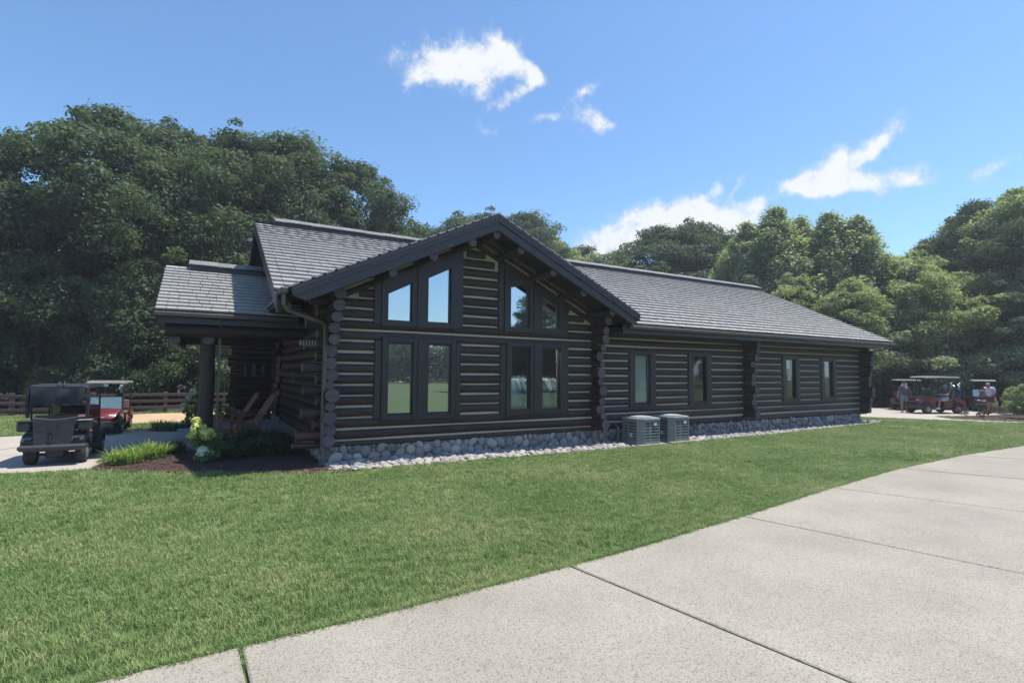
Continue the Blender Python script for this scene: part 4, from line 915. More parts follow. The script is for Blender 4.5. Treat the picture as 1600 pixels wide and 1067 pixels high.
kind('poplar', 'leaf_poplar', 'bark_light', 13, 2.7, 1.0, COLUMN, 200, 60000, .15, .18, 2, 4, csz=(.4, .85), flat=1.5, up=.7)
kind('maple', 'leaf_maple', 'bark', 10, 4.0, 1.2, SPREAD, 160, 60000, .17, .17, 1.8, 5, csz=(.55, 1.2), flat=.55)
kind('maple2', 'leaf_maple', 'bark_light', 13, 4.0, 2.0, DOME, 175, 62000, .175, .19, 2.5, 6, csz=(.55, 1.25), flat=.6)
def tree(key, x, y, h, wide, label, rz=None, nm=None):
    cm, tm, H = KINDS_T[key]; s = h/H
    t = thing(nm or {'oak': 'oak_tree', 'oak2': 'oak_tree', 'poplar': 'poplar_tree'}.get(key, 'broadleaf_tree'), label, 'tree', (x, y, 0), random.uniform(0, 6.28) if rz is None else rz, 'trees around the cabin', (s*wide, s*wide, s))
    link('trunk', tm, t); link('crown', cm, t); return t
TREES = [
 ('oak', -10.6, 31.8, 12.3, 1.0, 'oak cut off by the left edge, left of the black golf cart'), ('oak2', -7.8, 35.1, 13.4, 1.05, 'dark oak with its lower crown top just right of the left edge'),
 ('oak', -4.6, 33.7, 15.0, 1.05, 'tallest oak rising above the two left golf carts'), ('oak2', -1.6, 37.5, 16.4, 1.05, 'broad oak right of the tallest one, above the porch roof'),
 ('oak', 1.6, 36.0, 16.3, 1.0, 'oak directly behind the porch ridge'), ('oak2', 5.0, 36.9, 17.0, 1.1, 'oak behind the left end of the main ridge'),
 ('oak', 8.4, 35.8, 15.7, .95, 'oak on the shoulder where the left wood slopes down'), ('oak2', 10.9, 37.5, 13.0, .82, 'last oak of the left wood, rounded edge against the sky'),
 ('dark', 16.8, 45, 14.8, .8, 'small dark tree top between the left wood and the gable peak'),
 ('dark', -6.3, 30.6, 6.8, .95, 'low dark tree behind the fence and the black golf cart'), ('dark', -2.5, 30.6, 7.0, .9, 'low tree behind the fence and the red-hooded golf cart'),
 ('maple', 1.5, 31.8, 6.4, .95, 'low leafy tree seen under the porch roof'), ('dark', -9.6, 29.6, 6.0, 1.0, 'low dark tree at the left edge behind the fence'), ('dark', 5.5, 31.5, 8.0, .9, 'low tree hidden deep behind the porch'),
 ('oak2', 25.2, 54.4, 19.4, 1.15, 'tree top just left of the gable peak'), ('oak', 29.1, 55.5, 20.6, 1.15, 'tree top directly behind the gable peak'), ('oak2', 32.3, 51.6, 20.0, 1.15, 'tree top just right of the gable peak'),
 ('maple2', 36.3, 52.7, 18.3, 1.15, 'lighter tree over the right gable rake'), ('oak', 40.3, 52.3, 17.4, 1.15, 'tree left of the low white cloud over the ridge'), ('maple2', 43, 48.6, 16.6, 1.15, 'yellow-green tree under the low white cloud'),
 ('oak', 37.3, 36.2, 15.6, 1.15, 'left half of the rounded oaks above the wing ridge'), ('oak2', 39.6, 33.6, 15.9, 1.15, 'highest rounded oak above the wing ridge'), ('oak', 42.4, 31.5, 14.6, 1.15, 'rounded oak between the ridge oaks and the poplars'),
 ('poplar', 34.9, 24.9, 12.8, 1.25, 'first poplar from the left above the wing roof end'), ('poplar', 35.4, 22.9, 13.5, 1.25, 'tallest poplar above the wing roof end'), ('poplar', 37.3, 22.2, 12.9, 1.25, 'third poplar from the left'),
 ('poplar', 37.2, 20.1, 12.7, 1.25, 'fourth poplar, right of the tallest'), ('poplar', 37.8, 18.6, 12.2, 1.3, 'last poplar, standing against the blue gap'),
 ('maple', 33.2, 20.4, 8.2, .9, 'bushy tree right behind the wing roof slope'), ('maple2', 34.0, 17.2, 7.6, 1.1, 'bushy tree behind the wing roof corner'),
 ('maple', 38.6, 17.0, 9.4, 1.0, 'light green tree at the foot of the blue gap'), ('maple2', 43.5, 17.0, 11.0, 1.05, 'tree right of the blue gap'), ('maple', 37.6, 15.1, 8.6, 1.05, 'pale layered tree above the left group of golf carts'),
 ('maple2', 46.5, 16.4, 13.0, .9, 'dark tree top well right of the blue gap'), ('oak', 46.2, 14.8, 13.8, .85, 'tall dark tree near the right edge'), ('maple2', 44.8, 12.4, 13.8, .9, 'tallest tree at the right edge'),
 ('oak', 43, 9.6, 13.0, .9, 'tree cut off by the right edge'), ('maple', 41.6, 12.9, 8.0, 1.0, 'light green tree above the red golf carts'), ('maple', 41.2, 10.8, 8.0, 1.0, 'light green tree above the planter box'), ('maple2', 41.6, 14.4, 8.4, 1.0, 'layered green tree between the golf cart groups'),
 ('dark', 36.4, 17.8, 5.4, 1.0, 'dark low tree beside the far cabin corner'), ('dark', 40.4, 14.0, 5.6, 1.1, 'dark low tree behind the seated man'), ('dark', 43.0, 11.6, 5.6, 1.1, 'dark low tree behind the wooden planter'), ('dark', 38.6, 16.0, 5.0, 1.0, 'dark low tree behind the man in the navy shirt')]
for i, (k, x, y, h, w, lb) in enumerate(TREES): tree(k, x, y, h, w, lb, 1.7*i)
# slender pale stem at the right
st = thing('sapling', 'slender tree with a bare pale trunk right of the golf carts', 'tree', (38.9, 11.3, 0), 0, 'trees around the cabin')
MB().tube([(0, 0, -.05), (.03, .02, 1.5), (.0, .05, 3.2), (-.1, .1, 5.2)], [.085, .075, .06, .03], 8).build('trunk', M['bark_light'], st)
me, _, _ = crown_mesh('sapling_crown', 31, M['leaf_maple'], 6.6, 1.5, 2.9, DOME, 26, 5200, .2, csz=(.35, .7), flat=.5); link('crown', me, st)
# far wood closing the gaps between the trunks, one mass
def wood(name, arcs, n, label, m):
    V = []; rng = np.random.default_rng(77); P = []
    for (x0, y0, x1, y1, h, dp) in arcs:
        k = int(n*math.hypot(x1-x0, y1-y0)); t = rng.random(k); lump = 1+.25*np.sin(t*math.hypot(x1-x0, y1-y0)*.9)+.15*np.sin(t*61)
        P.append(np.c_[x0+(x1-x0)*t+rng.normal(0, dp, k), y0+(y1-y0)*t+rng.normal(0, dp, k), h*lump*rng.random(k)**.8+.1])
    P = np.concatenate(P); Nn = rng.normal(size=P.shape)+np.array([0, 0, .7]); L_ = rng.uniform(.25, .6, len(P)); V, F = leaves_np(P, Nn, L_, L_*.7, rng)
    o = link(name, np_mesh(name, V, F, m)); o['kind'] = 'stuff'; o['label'] = label; return o
wood('far_woods', [(-40, 44, 20, 46, 9, 1.2), (20, 46, 34, 60, 11, 1.2), (34, 60, 56, 40, 11, 1.2), (43, 28, 52, 17, 7, 1.1), (52, 17, 52, 0, 8, 1.1), (-40, 44, -30, 20, 9, 1.2), (38, 21, 46, 15.5, 4, .8), (-10, -58, 80, -54, 5.4, 1.2)], 560, 'dense dark woods behind the nearer trees', M['leaf_dark'])
# undergrowth along the right wood edge and left fence
def bush_mesh(name, seed, m, H, R, n, ls, ncl=14, **k): return crown_mesh(name, seed, M[m], H, R, .08, SPREAD, ncl, n, ls, csz=k.get('csz', (R*.3, R*.5)), flat=k.get('flat', .8))[0]
def bush(name, x, y, z, H, R, m, n, ls, seed, label, stem=True, cat='shrub', group=None, **k):
    t = thing(name, label, cat, (x, y, z), 0, group); link('foliage', bush_mesh(name+'_foliage', seed, m, H, R, n, ls, **k), t)
    if stem:
        b = MB(); r = random.Random(seed)
        for i in range(6): a = r.uniform(0, 6.28); b.tube([(math.cos(a)*.04, math.sin(a)*.04, -.02), (math.cos(a)*R*.25, math.sin(a)*R*.25, H*.35), (math.cos(a)*R*.6, math.sin(a)*R*.6, H*.75)], [.014*max(1, H), .011*max(1, H), .005], 5)
        b.build('stem', M['bark'], t)
    return t
bush('wild_shrub', 34.9, 18.4, 0, 1.3, 1.1, 'leaf_maple', 2200, .16, 41, 'wild green bush left of the first right-hand golf cart'); bush('wild_shrub', 33.9, 16.6, 0, 1.0, .9, 'leaf_shrub', 1800, .16, 42, 'low wild bush beside the far cabin corner', group=None)
bush('wild_shrub', 41.5, 13.1, 0, 1.6, 1.3, 'leaf_dark', 2600, .16, 43, 'dark wild bush behind the golf carts')
bush('rounded_shrub', 30.35, 8.4, .02, 1.42, .62, 'leaf_maple', 4200, .075, 44, 'large yellow-green shrub on the right mulch bed', csz=(.14, .28), ncl=34)
bush('leafy_shrub', 33.6, 9.7, .02, 1.25, .62, 'leaf_maple', 2600, .085, 45, 'pale green shrub behind the wooden planter box', csz=(.14, .28), ncl=24)
for i, (x, y, s) in enumerate(((29.6, 10.35, .30), (29.2, 9.6, .26), (31.1, 9.95, .27))):
    bush('small_shrub', x, y, .02, s*1.2, s*.8, 'leaf_red', 420, .05, 50+i, ['small rust-red shrub at the left end of the right mulch bed', 'small rust-red shrub in the middle of the right bed edge', 'small rust-red shrub beside the wooden planter'][i], False, group='rust-red shrubs in the mulch bed')
# plants at the porch
bush('evergreen_shrub', .95, 12.62, .02, .52, .62, 'leaf_shrub', 5200, .055, 61, 'low dark evergreen shrub right of the front hydrangea', csz=(.1, .2), ncl=44); bush('evergreen_shrub', 1.52, 12.75, .02, .42, .42, 'leaf_shrub', 2600, .055, 62, 'smaller end of the low evergreen planting beside the log corner', csz=(.1, .18), ncl=24)
def lily(x, y, R, H, n, seed, label, m='leaf_lily', z=.02, name='daylily_clump', cat='plant', group='grassy clumps by the porch'):
    r = random.Random(seed); V = []; F = []
    for _ in range(n):
        a = r.uniform(0, 6.28); d = R*.55*math.sqrt(r.random()); q = r.uniform(0, 6.28); bx, by = math.cos(a)*d, math.sin(a)*d; l = H*r.uniform(.6, 1.2); ou = r.uniform(.35, 1.1)*l; w = r.uniform(.006, .011); ux, uy = -math.sin(q)*w, math.cos(q)*w; b0 = len(V)
        for (t, k) in ((0, .8), (.4, 1), (.75, .8), (1, .1)):
            o_ = ou*t**1.5; zz = l*(t*1.15-.45*t*t*ou/l*1.3); V += [(bx+math.cos(q)*o_-ux*k, by+math.sin(q)*o_-uy*k, zz), (bx+math.cos(q)*o_+ux*k, by+math.sin(q)*o_+uy*k, zz)]
        F += [(b0+2*i, b0+2*i+1, b0+2*i+3, b0+2*i+2) for i in range(3)]
    o = link(name, np_mesh(name, V, F, M[m])); o.location = (x, y, z); return tag(o, label, cat, group)
lily(-1.2, 12.75, .5, .33, 420, 71, 'bright green daylily clump at the left tip of the mulch bed'); lily(-.85, 13.25, .48, .36, 420, 72, 'bright green daylily clump in the middle, nearest the walk'); lily(-.5, 13.75, .42, .32, 260, 73, 'darker daylily clump nearest the porch post', 'leaf_shrub')
lily(-.95, 19.0, .45, .34, 300, 74, 'grassy clump beyond the walk, left of the white hydrangea', 'leaf_lily'); lily(-.5, 18.75, .4, .3, 260, 75, 'grey-green clump beyond the walk, under the white hydrangea', 'leaf_grey'); lily(.05, 18.7, .4, .3, 260, 76, 'grey-green clump beyond the walk, beside the porch post', 'leaf_grey')
def flower_head(t, c, r, m, seed, sub=150):
    rng = np.random.default_rng(seed); d = rng.normal(size=(sub, 3)); d[:, 2] += .3; d /= np.linalg.norm(d, axis=1, keepdims=True); P = np.array(c)+d*r*rng.uniform(.78, 1.05, (sub, 1))*np.array([1, 1, .85]); L_ = np.full(sub, r*.42)
    V, F = leaves_np(P, d+rng.normal(0, .3, (sub, 3)), L_, L_*.9, rng, .1); o = link('flower_head', np_mesh('flower_head', V, F, M[m]), t)
    MB().tube([(c[0]*.3, c[1]*.3, c[2]*.3), (c[0]*.8, c[1]*.8, c[2]*.7), (c[0], c[1], c[2]-.0)], .006, 5).build('stalk', M['leaf_hyd'], t)
h1 = bush('hydrangea', .14, 12.3, .02, .62, .36, 'leaf_hyd', 620, .095, 81, 'front hydrangea with yellow-cream flower heads at the porch post', cat='hydrangea', group='hydrangeas by the porch', ncl=22, csz=(.08, .16))
for i, (c, r, m) in enumerate((((-.16, -.12, .66), .15, 'petal_y'), ((-.0, -.2, .55), .15, 'petal_y'), ((-.2, .0, .80), .10, 'petal_y'), ((-.08, -.34, .24), .12, 'petal_w'), ((-.28, .0, .50), .09, 'petal_y'))): flower_head(h1, c, r, m, 90+i)
h2 = bush('hydrangea', -.02, 19.4, .02, 1.15, .5, 'leaf_hyd', 1500, .10, 82, 'tall hydrangea with white flower heads left of the porch post', cat='hydrangea', group='hydrangeas by the porch', ncl=30, csz=(.1, .2))
for i, (c, r, m) in enumerate((((-.18, -.1, 1.12), .13, 'petal_w'), ((.1, -.12, 1.1), .12, 'petal_w'), ((.25, -.1, 1.22), .1, 'petal_w'), ((-.42, -.2, .72), .1, 'petal_w'), ((-.3, 0, .93), .08, 'petal_w'), ((.2, -.3, .8), .09, 'petal_w'))): flower_head(h2, c, r, m, 100+i)
h3 = bush('hydrangea', .75, 20.6, .05, .55, .45, 'leaf_hyd', 700, .10, 83, 'low white hydrangea glimpsed behind the rocking chairs', cat='hydrangea', group='hydrangeas by the porch', ncl=14, csz=(.1, .18))
for i, c in enumerate(((-.1, -.2, .5), (.2, -.1, .45), (.35, -.2, .35))): flower_head(h3, c, .1, 'petal_w', 110+i)

# ------------------------------------------------------------------ fence
fen = thing('rail_fence', 'brown three-rail wooden fence along the edge of the left wood', 'fence', (-1.3, 27.0, 0))
PXS = [-1.3+2.45*i for i in range(-7, 6)]
for i, x in enumerate(PXS):
    MB().cbox(-.08, .08, -.07, .07, -.1, .88, .012).build('post', M['fence'], fen).location = (x+1.3, 0, 0)
    if i+1 < len(PXS):
        for z in (.24, .50, .76):
            o = MB().cbox(-1.245, 1.245, -.02, .02, -.06, .06, .006).build('rail', M['fence'], fen); o.location = (x+1.3+1.225, -.075+(.012 if i % 2 else 0), z+random.uniform(-.012, .012)); o.rotation_euler = (0, random.uniform(-.006, .006), 0)

# ------------------------------------------------------------------ golf carts
M['tyre'] = mat('black_rubber', (.022, .022, .023), .85, (.03, .03, .03), 9)
M['rim'] = mat('grey_rim', (.30, .31, .32), .4, metallic=.4)
M['black_pl'] = mat('black_plastic', (.025, .028, .033), .5, (.018, .02, .024), 5)
M['grey_pl'] = mat('dark_grey_plastic', (.034, .038, .045), .45, (.026, .029, .034), 4)
M['red_p'] = mat('red_cart_paint', (.15, .016, .02), .3, (.115, .013, .016), 3, coat=.6)
M['navy_p'] = mat('dark_navy_paint', (.016, .021, .032), .4, (.022, .028, .045), 3, coat=.3)
M['taupe'] = mat('taupe_vinyl', (.15, .11, .09), .6, (.12, .09, .075), 4)
M['roof_w'] = mat('pale_roof_plastic', (.20, .197, .19), .5, (.165, .162, .155), 3)
M['canvas'] = mat('black_canvas', (.03, .034, .042), .8, (.02, .023, .03), 3, None, .5, 5, .04)
M['lamp_l'] = mat('clear_headlight', (.7, .72, .74), .15)
M['tail'] = mat('red_tail_light', (.4, .02, .02), .3)
M['wind'] = glass_mat('windshield', .22, (.62, .68, .72))
M['tint'] = glass_mat('tinted_windshield', .06, (.30, .27, .24))
def golf_cart(label, x, y, rz, body, roofm, group, sc=1.0, wind='wind', extras=()):
    t = thing('golf_cart', label, 'golf cart', (x, y, .012), rz, group, (sc, sc, sc))
    B, K, G = M[body], M['black_pl'], M['grey_pl']
    def ring(xx, hw, z0, z1, c=.06): return [(xx, -hw, z0), (xx, hw, z0), (xx, hw, z1-c), (xx, hw-c*1.2, z1-c*.2), (xx, 0, z1+.012), (xx, -hw+c*1.2, z1-c*.2), (xx, -hw, z1-c)]
    # front cowl, nose, dash
    MB().loft([ring(.42, .54, .30, .86), ring(.62, .55, .30, .90), ring(.86, .54, .42, .86), ring(1.08, .50, .50, .76), ring(1.22, .44, .52, .64), ring(1.27, .38, .54, .58)]).build('hood', B, t, 35)
    MB().loft([ring(1.0, .56, .27, .50, .05), ring(1.24, .53, .25, .50, .05), ring(1.36, .44, .28, .46, .05)]).build('front_bumper', K, t, 35)
    for s in (-1, 1):
        R = Matrix.Translation((1.13, s*.33, .655)) @ Matrix.Rotation(R_(s*22), 4, 'Z') @ Matrix.Rotation(R_(28), 4, 'Y'); MB().cbox(-.02, .05, -.11, .11, -.035, .045, .015, R).build('headlight', M['lamp_l'], t)
        MB().prism([(.55, .28), (.62, .52), (.85, .62), (1.08, .54), (1.16, .30), (1.1, .30), (1.02, .48), (.85, .54), (.68, .46), (.61, .28)], s*.46, s*.575, 'y').build('fender', K, t, 35)
    R = Matrix.Translation((1.25, 0, .60)) @ Matrix.Rotation(R_(40), 4, 'Y'); e = MB()
    for i in range(5): e.box(-.015, .0, -.12+i*.05, -.085+i*.05, -.02, .025, R)
    e.build('emblem', M['plate'], t)
    MB().cbox(.34, .5, -.5, .5, .78, .9, .03).build('dash', K, t)
    R = Matrix.Translation((.26, .26, .98)) @ Matrix.Rotation(R_(-38), 4, 'Y'); s_ = MB(); s_.tube([R @ Vector((math.cos(a)*.17, math.sin(a)*.17, 0)) for a in np.linspace(0, 6.283, 17)], .016, 6, False); s_.box(-.16, .16, -.02, .02, -.008, .008, R); s_.tube([R @ Vector((0, 0, 0)), (.42, .26, .8)], .02, 6); s_.build('steering_wheel', K, t)
    MB().cbox(-.35, .6, -.56, .56, .27, .33, .015).build('floor_pan', K, t)
    MB().cbox(-.62, -.1, -.53, .53, .30, .62, .03).build('seat_base', B, t); MB().cbox(-.62, -.06, -.52, .52, .625, .74, .045).build('seat', M['taupe'], t)
    R = Matrix.Translation((-.60, 0, .78)) @ Matrix.Rotation(R_(-10), 4, 'Y'); MB().cbox(-.06, .05, -.51, .51, .0, .36, .04, R).build('backrest', M['taupe'], t)
    # rear body with wheel arches and bag well
    for s in (-1, 1):
        prof = [(-.62, .30), (-.62, .74), (-.80, .78), (-1.12, .70), (-1.22, .58), (-1.20, .40), (-1.10, .40), (-1.05, .50), (-.93, .56), (-.80, .585), (-.67, .56), (-.55, .46), (-.52, .30)]
        MB().prism(prof, s*.30, s*.575, 'y').build('rear_fender', B, t, 30)
    MB().cbox(-1.26, -1.16, -.55, .55, .34, .50, .03).build('rear_bumper', G, t)
    MB().box(-1.16, -.64, -.298, .298, .36, .40).box(-.70, -.66, -.298, .298, .40, .95).build('bag_well', K, t)
    for s in (-1, 1): MB().cbox(-1.225, -1.19, s*.44-.06, s*.44+.06, .60, .66, .01).build('tail_light', M['tail' if 'canvas' not in extras else 'grey_pl'], t)
    # roof and posts
    MB().loft([[(-.98, -.50, 1.80), (-.98, .50, 1.80), (-.98, .48, 1.83), (-.98, -.48, 1.83)], [(-.92, -.58, 1.79), (-.92, .58, 1.79), (-.92, .54, 1.86), (-.92, -.54, 1.86)], [(.0, -.60, 1.80), (.0, .60, 1.80), (.0, .55, 1.885), (.0, -.55, 1.885)], [(.72, -.58, 1.79), (.72, .58, 1.79), (.72, .53, 1.86), (.72, -.53, 1.86)], [(.86, -.5, 1.78), (.86, .5, 1.78), (.86, .47, 1.81), (.86, -.47, 1.81)]]).build('roof', M[roofm], t, 30)
    for s in (-1, 1):
        MB().tube([(.62, s*.52, .84), (.44, s*.53, 1.6), (.42, s*.52, 1.80)], .022, 6).build('roof_post', K, t); MB().tube([(-.72, s*.50, .74), (-.80, s*.53, 1.3), (-.80, s*.52, 1.80)], .024, 6).build('roof_post', K, t)
    # windshield
    MB().prism([(.655, .87), (.625, 1.30), (.633, 1.30), (.663, .87)], -.50, .50, 'y').build('windshield', M[wind], t); MB().cbox(.61, .645, -.51, .51, 1.295, 1.32, .006).build('windshield_trim', M['roof_w'] if wind == 'tint' else K, t)
    for xx in (-.80, .85):
        for s in (-1, 1):
            w = MB().lathe([(.10, -.09), (.205, -.10), (.228, -.07), (.23, 0), (.228, .07), (.205, .10), (.10, .09)], 20, Matrix.Translation((xx, s*.475, .23)), 'y').build('wheel', M['tyre'], t, 40)
            r_ = MB().lathe([(.118, 0), (.118, .008), (.06, .018), (.02, .03)], 12, Matrix.Translation((xx, s*.568, .23)) @ Matrix.Scale(s, 4, (0, 1, 0)), 'y')
            for q in range(5): a = q*1.2566; r_.box(-.012, .012, -.002, .014, .03, .115, Matrix.Translation((xx, s*.58, .23)) @ Matrix.Rotation(a, 4, 'Y'))
            r_.build('rim', M['rim'], w, 40)
    MB().tube([(-.8, -.4, .23), (-.8, .4, .23)], .035, 6).tube([(.85, -.4, .23), (.85, .4, .23)], .03, 6).cbox(-1.0, -.62, -.18, .18, .16, .34, .03).build('axle', K, t)
    if 'plate' in extras: MB().cbox(.80, .83, -.12, .12, 1.68, 1.78, .004).build('number_plate', M['plate'], t)
    if 'canvas' in extras:
        b = MB(); n = 14   # rolled rear curtain hanging under the roof, sagging
        V = [[(-1.0-.03*math.sin(i*1.1), -.50+i*1.0/n, 1.79), (-1.03-.03*math.cos(i*.9), -.49+i*.98/n, 1.62), (-.98-.05*math.sin(i*.8+1), -.46+i*.92/n, 1.40+.02*math.sin(i*1.7)), (-.93-.02*math.sin(i*.8+1), -.46+i*.92/n, 1.41+.02*math.sin(i*1.7)), (-.97, -.49+i*.98/n, 1.63), (-.95, -.50+i*1.0/n, 1.79)] for i in range(n+1)]
        b.loft(V); b.build('rear_curtain', M['canvas'], t, 50)
        for s in (-1, 1):
            MB().loft([[(-.98, s*.55-.02, 1.79), (-.90, s*.55-.02, 1.79), (-.90, s*.55+.02, 1.79), (-.98, s*.55+.02, 1.79)], [(-1.0, s*.57-.03, 1.5), (-.86, s*.57-.03, 1.5), (-.86, s*.57+.03, 1.5), (-1.0, s*.57+.03, 1.5)], [(-.98, s*.55-.03, 1.1), (-.90, s*.55-.03, 1.1), (-.90, s*.55+.02, 1.1), (-.98, s*.55+.02, 1.1)]]).build('side_curtain', M['canvas'], t, 50)
        for s in (-1, 1): MB().cbox(-1.16, -.88, s*.55-.13, s*.55+.13, .80, 1.02, .03).build('side_box', M['grey_pl'], t); 
        for s in (-1, 1): MB().cbox(-1.17, -.87, s*.55-.135, s*.55+.135, 1.022, 1.05, .012).build('box_lid', M['rim'] if s < 0 else M['grey_pl'], t)
        MB().loft([[(-1.25, -.32, .42), (-1.25, .32, .42), (-1.20, .39, 1.10), (-1.20, .0, 1.05), (-1.20, -.39, 1.10)], [(-1.05, -.33, .42), (-1.05, .33, .42), (-1.05, .40, 1.12), (-1.05, .0, 1.07), (-1.05, -.40, 1.12)]]).build('bag_cover', M['canvas'], t, 30)
        for dx in (-.02, .03): MB().cbox(-1.262, -1.245, dx-.03, dx+.03, .40 if dx > 0 else .72, .70 if dx > 0 else 1.0, .004).build('strap', M['grey_pl'], t)
        MB().cbox(-1.30, -1.1, -.62, .62, .36, .50, .05).build('rear_skirt', M['grey_pl'], t)
        MB().tube([(-.98, -.1, 1.88), (-.94, -.1, 1.94), (-.90, -.02, 1.94), (-.98, .02, 1.88)], .018, 6).build('roof_handle', K, t)
    return t
cl = 'golf carts on the left path'; cr = 'golf carts on the far path'
golf_cart('black golf cart seen from behind with a rolled canvas curtain', -2.33, 14.02, R_(87), 'navy_p', 'black_pl', cl, .81, 'tint', ('canvas',))
golf_cart('red-hooded golf cart facing the camera behind the black one', -2.32, 19.4, R_(-94), 'red_p', 'roof_w', cl, .79, 'wind', ('plate',))
golf_cart('golf cart seen from behind beside the man in the navy shirt', 32.5, 13.75, R_(8), 'red_p', 'roof_w', cr, .85)
golf_cart('red golf cart seen from the side with a seated man', 30.75, 11.9, R_(155), 'red_p', 'roof_w', cr, .95)
golf_cart('red-nosed golf cart half hidden behind the seated man\'s cart', 34.6, 13.5, R_(-120), 'red_p', 'black_pl', cr, .85)
golf_cart('red golf cart beside the man in the lavender shirt', 35.3, 11.5, R_(-157), 'red_p', 'roof_w', cr, .86)
M['bag_blue'] = mat('blue_golf_bag', (.03, .06, .19), .7, (.02, .03, .08), 3); M['bag_black'] = mat('black_golf_bag', (.03, .03, .035), .7); M['club'] = mat('steel_club', (.6, .6, .62), .3, metallic=.7)
def golf_bag(x, y, z, rz, m, label):
    t = thing('golf_bag', label, 'golf bag', (x, y, z), rz, 'golf bags on the carts', (.88, .88, .88)); A = Matrix.Rotation(R_(-12), 4, 'Y')
    MB().lathe([(.11, 0), (.125, .03), (.115, .4), (.13, .78), (.135, .86), (.12, .86)], 12, A).build('bag', M[m], t, 40)
    r = random.Random(int(x*100))
    for i in range(6):
        p = A @ Vector((r.uniform(-.08, .08), r.uniform(-.08, .08), .7)); q = A @ Vector((r.uniform(-.13, .13), r.uniform(-.13, .13), r.uniform(1.02, 1.2)))
        MB().tube([p, q], .008, 5).lathe([(.012, -.03), (.04, .0), (.035, .05), (.01, .07)], 8, Matrix.Translation(q)).build('club', M['club'] if i % 3 else M['plate'], t)
golf_bag(31.53, 11.3, .40, R_(155), 'bag_blue', 'blue golf bag strapped on the back of the seated man\'s cart'); golf_bag(31.73, 11.7, .40, R_(155), 'bag_black', 'black golf bag strapped beside the blue one')
golf_bag(31.68, 13.5, .37, R_(8), 'bag_black', 'pale-topped golf bag on the cart by the navy shirt'); golf_bag(-2.15, 20.15, .34, R_(-92), 'bag_black', 'golf clubs showing above the windshield of the red-hooded cart')

# ------------------------------------------------------------------ people
M['skin'] = mat('skin', (.36, .20, .145), .6, (.32, .17, .12), 8); M['hair'] = mat('dark_hair', (.03, .022, .018), .8); M['navy_c'] = mat('navy_polo_cloth', (.06, .085, .13), .9, (.05, .07, .11), 6); M['grey_c'] = mat('grey_shorts_cloth', (.20, .21, .24), .9)
M['lav_c'] = mat('lavender_polo_cloth', (.62, .58, .70), .9); M['dk_c'] = mat('dark_shorts_cloth', (.05, .055, .065), .9); M['aqua_c'] = mat('pale_aqua_cloth', (.36, .47, .50), .9); M['white_c'] = mat('white_shoe', (.7, .7, .7), .7); M['cap_c'] = mat('grey_cap_cloth', (.36, .35, .36), .9); M['eye'] = mat('eye_dark', (.02, .02, .02), .3)
def skin_obj(name, chains, m, parent, sub=1):
    """chains: list of (points, radii, links to earlier points) grown into one surface"""
    V, E, Rr = [], [], []; idx = {}
    for pts, rr in chains:
        prev = None
        for p, r in zip(pts, rr):
            key = tuple(round(c, 4) for c in p)
            if key in idx: i = idx[key]
            else: i = idx[key] = len(V); V.append(p); Rr.append(r)
            if prev is not None and prev != i: E.append((prev, i))
            prev = i
    me = bpy.data.meshes.new(name); me.from_pydata(V, E, []); me.materials.append(m); o = link(name, me, parent); o.modifiers.new('skin', 'SKIN')
    if not me.skin_vertices: return o
    seen = set(); adj = {}
    for a, b_ in E: adj.setdefault(a, []).append(b_); adj.setdefault(b_, []).append(a)
    for i, sv in enumerate(me.skin_vertices[0].data):
        sv.radius = (Rr[i], Rr[i]); sv.use_root = False
    for i in range(len(V)):
        if i not in seen:
            me.skin_vertices[0].data[i].use_root = True; st_ = [i]
            while st_:
                k = st_.pop()
                if k in seen: continue
                seen.add(k); st_ += adj.get(k, [])
    o.modifiers['skin'].use_smooth_shade = True; s = o.modifiers.new('sub', 'SUBSURF'); s.levels = sub; s.render_levels = sub; return o
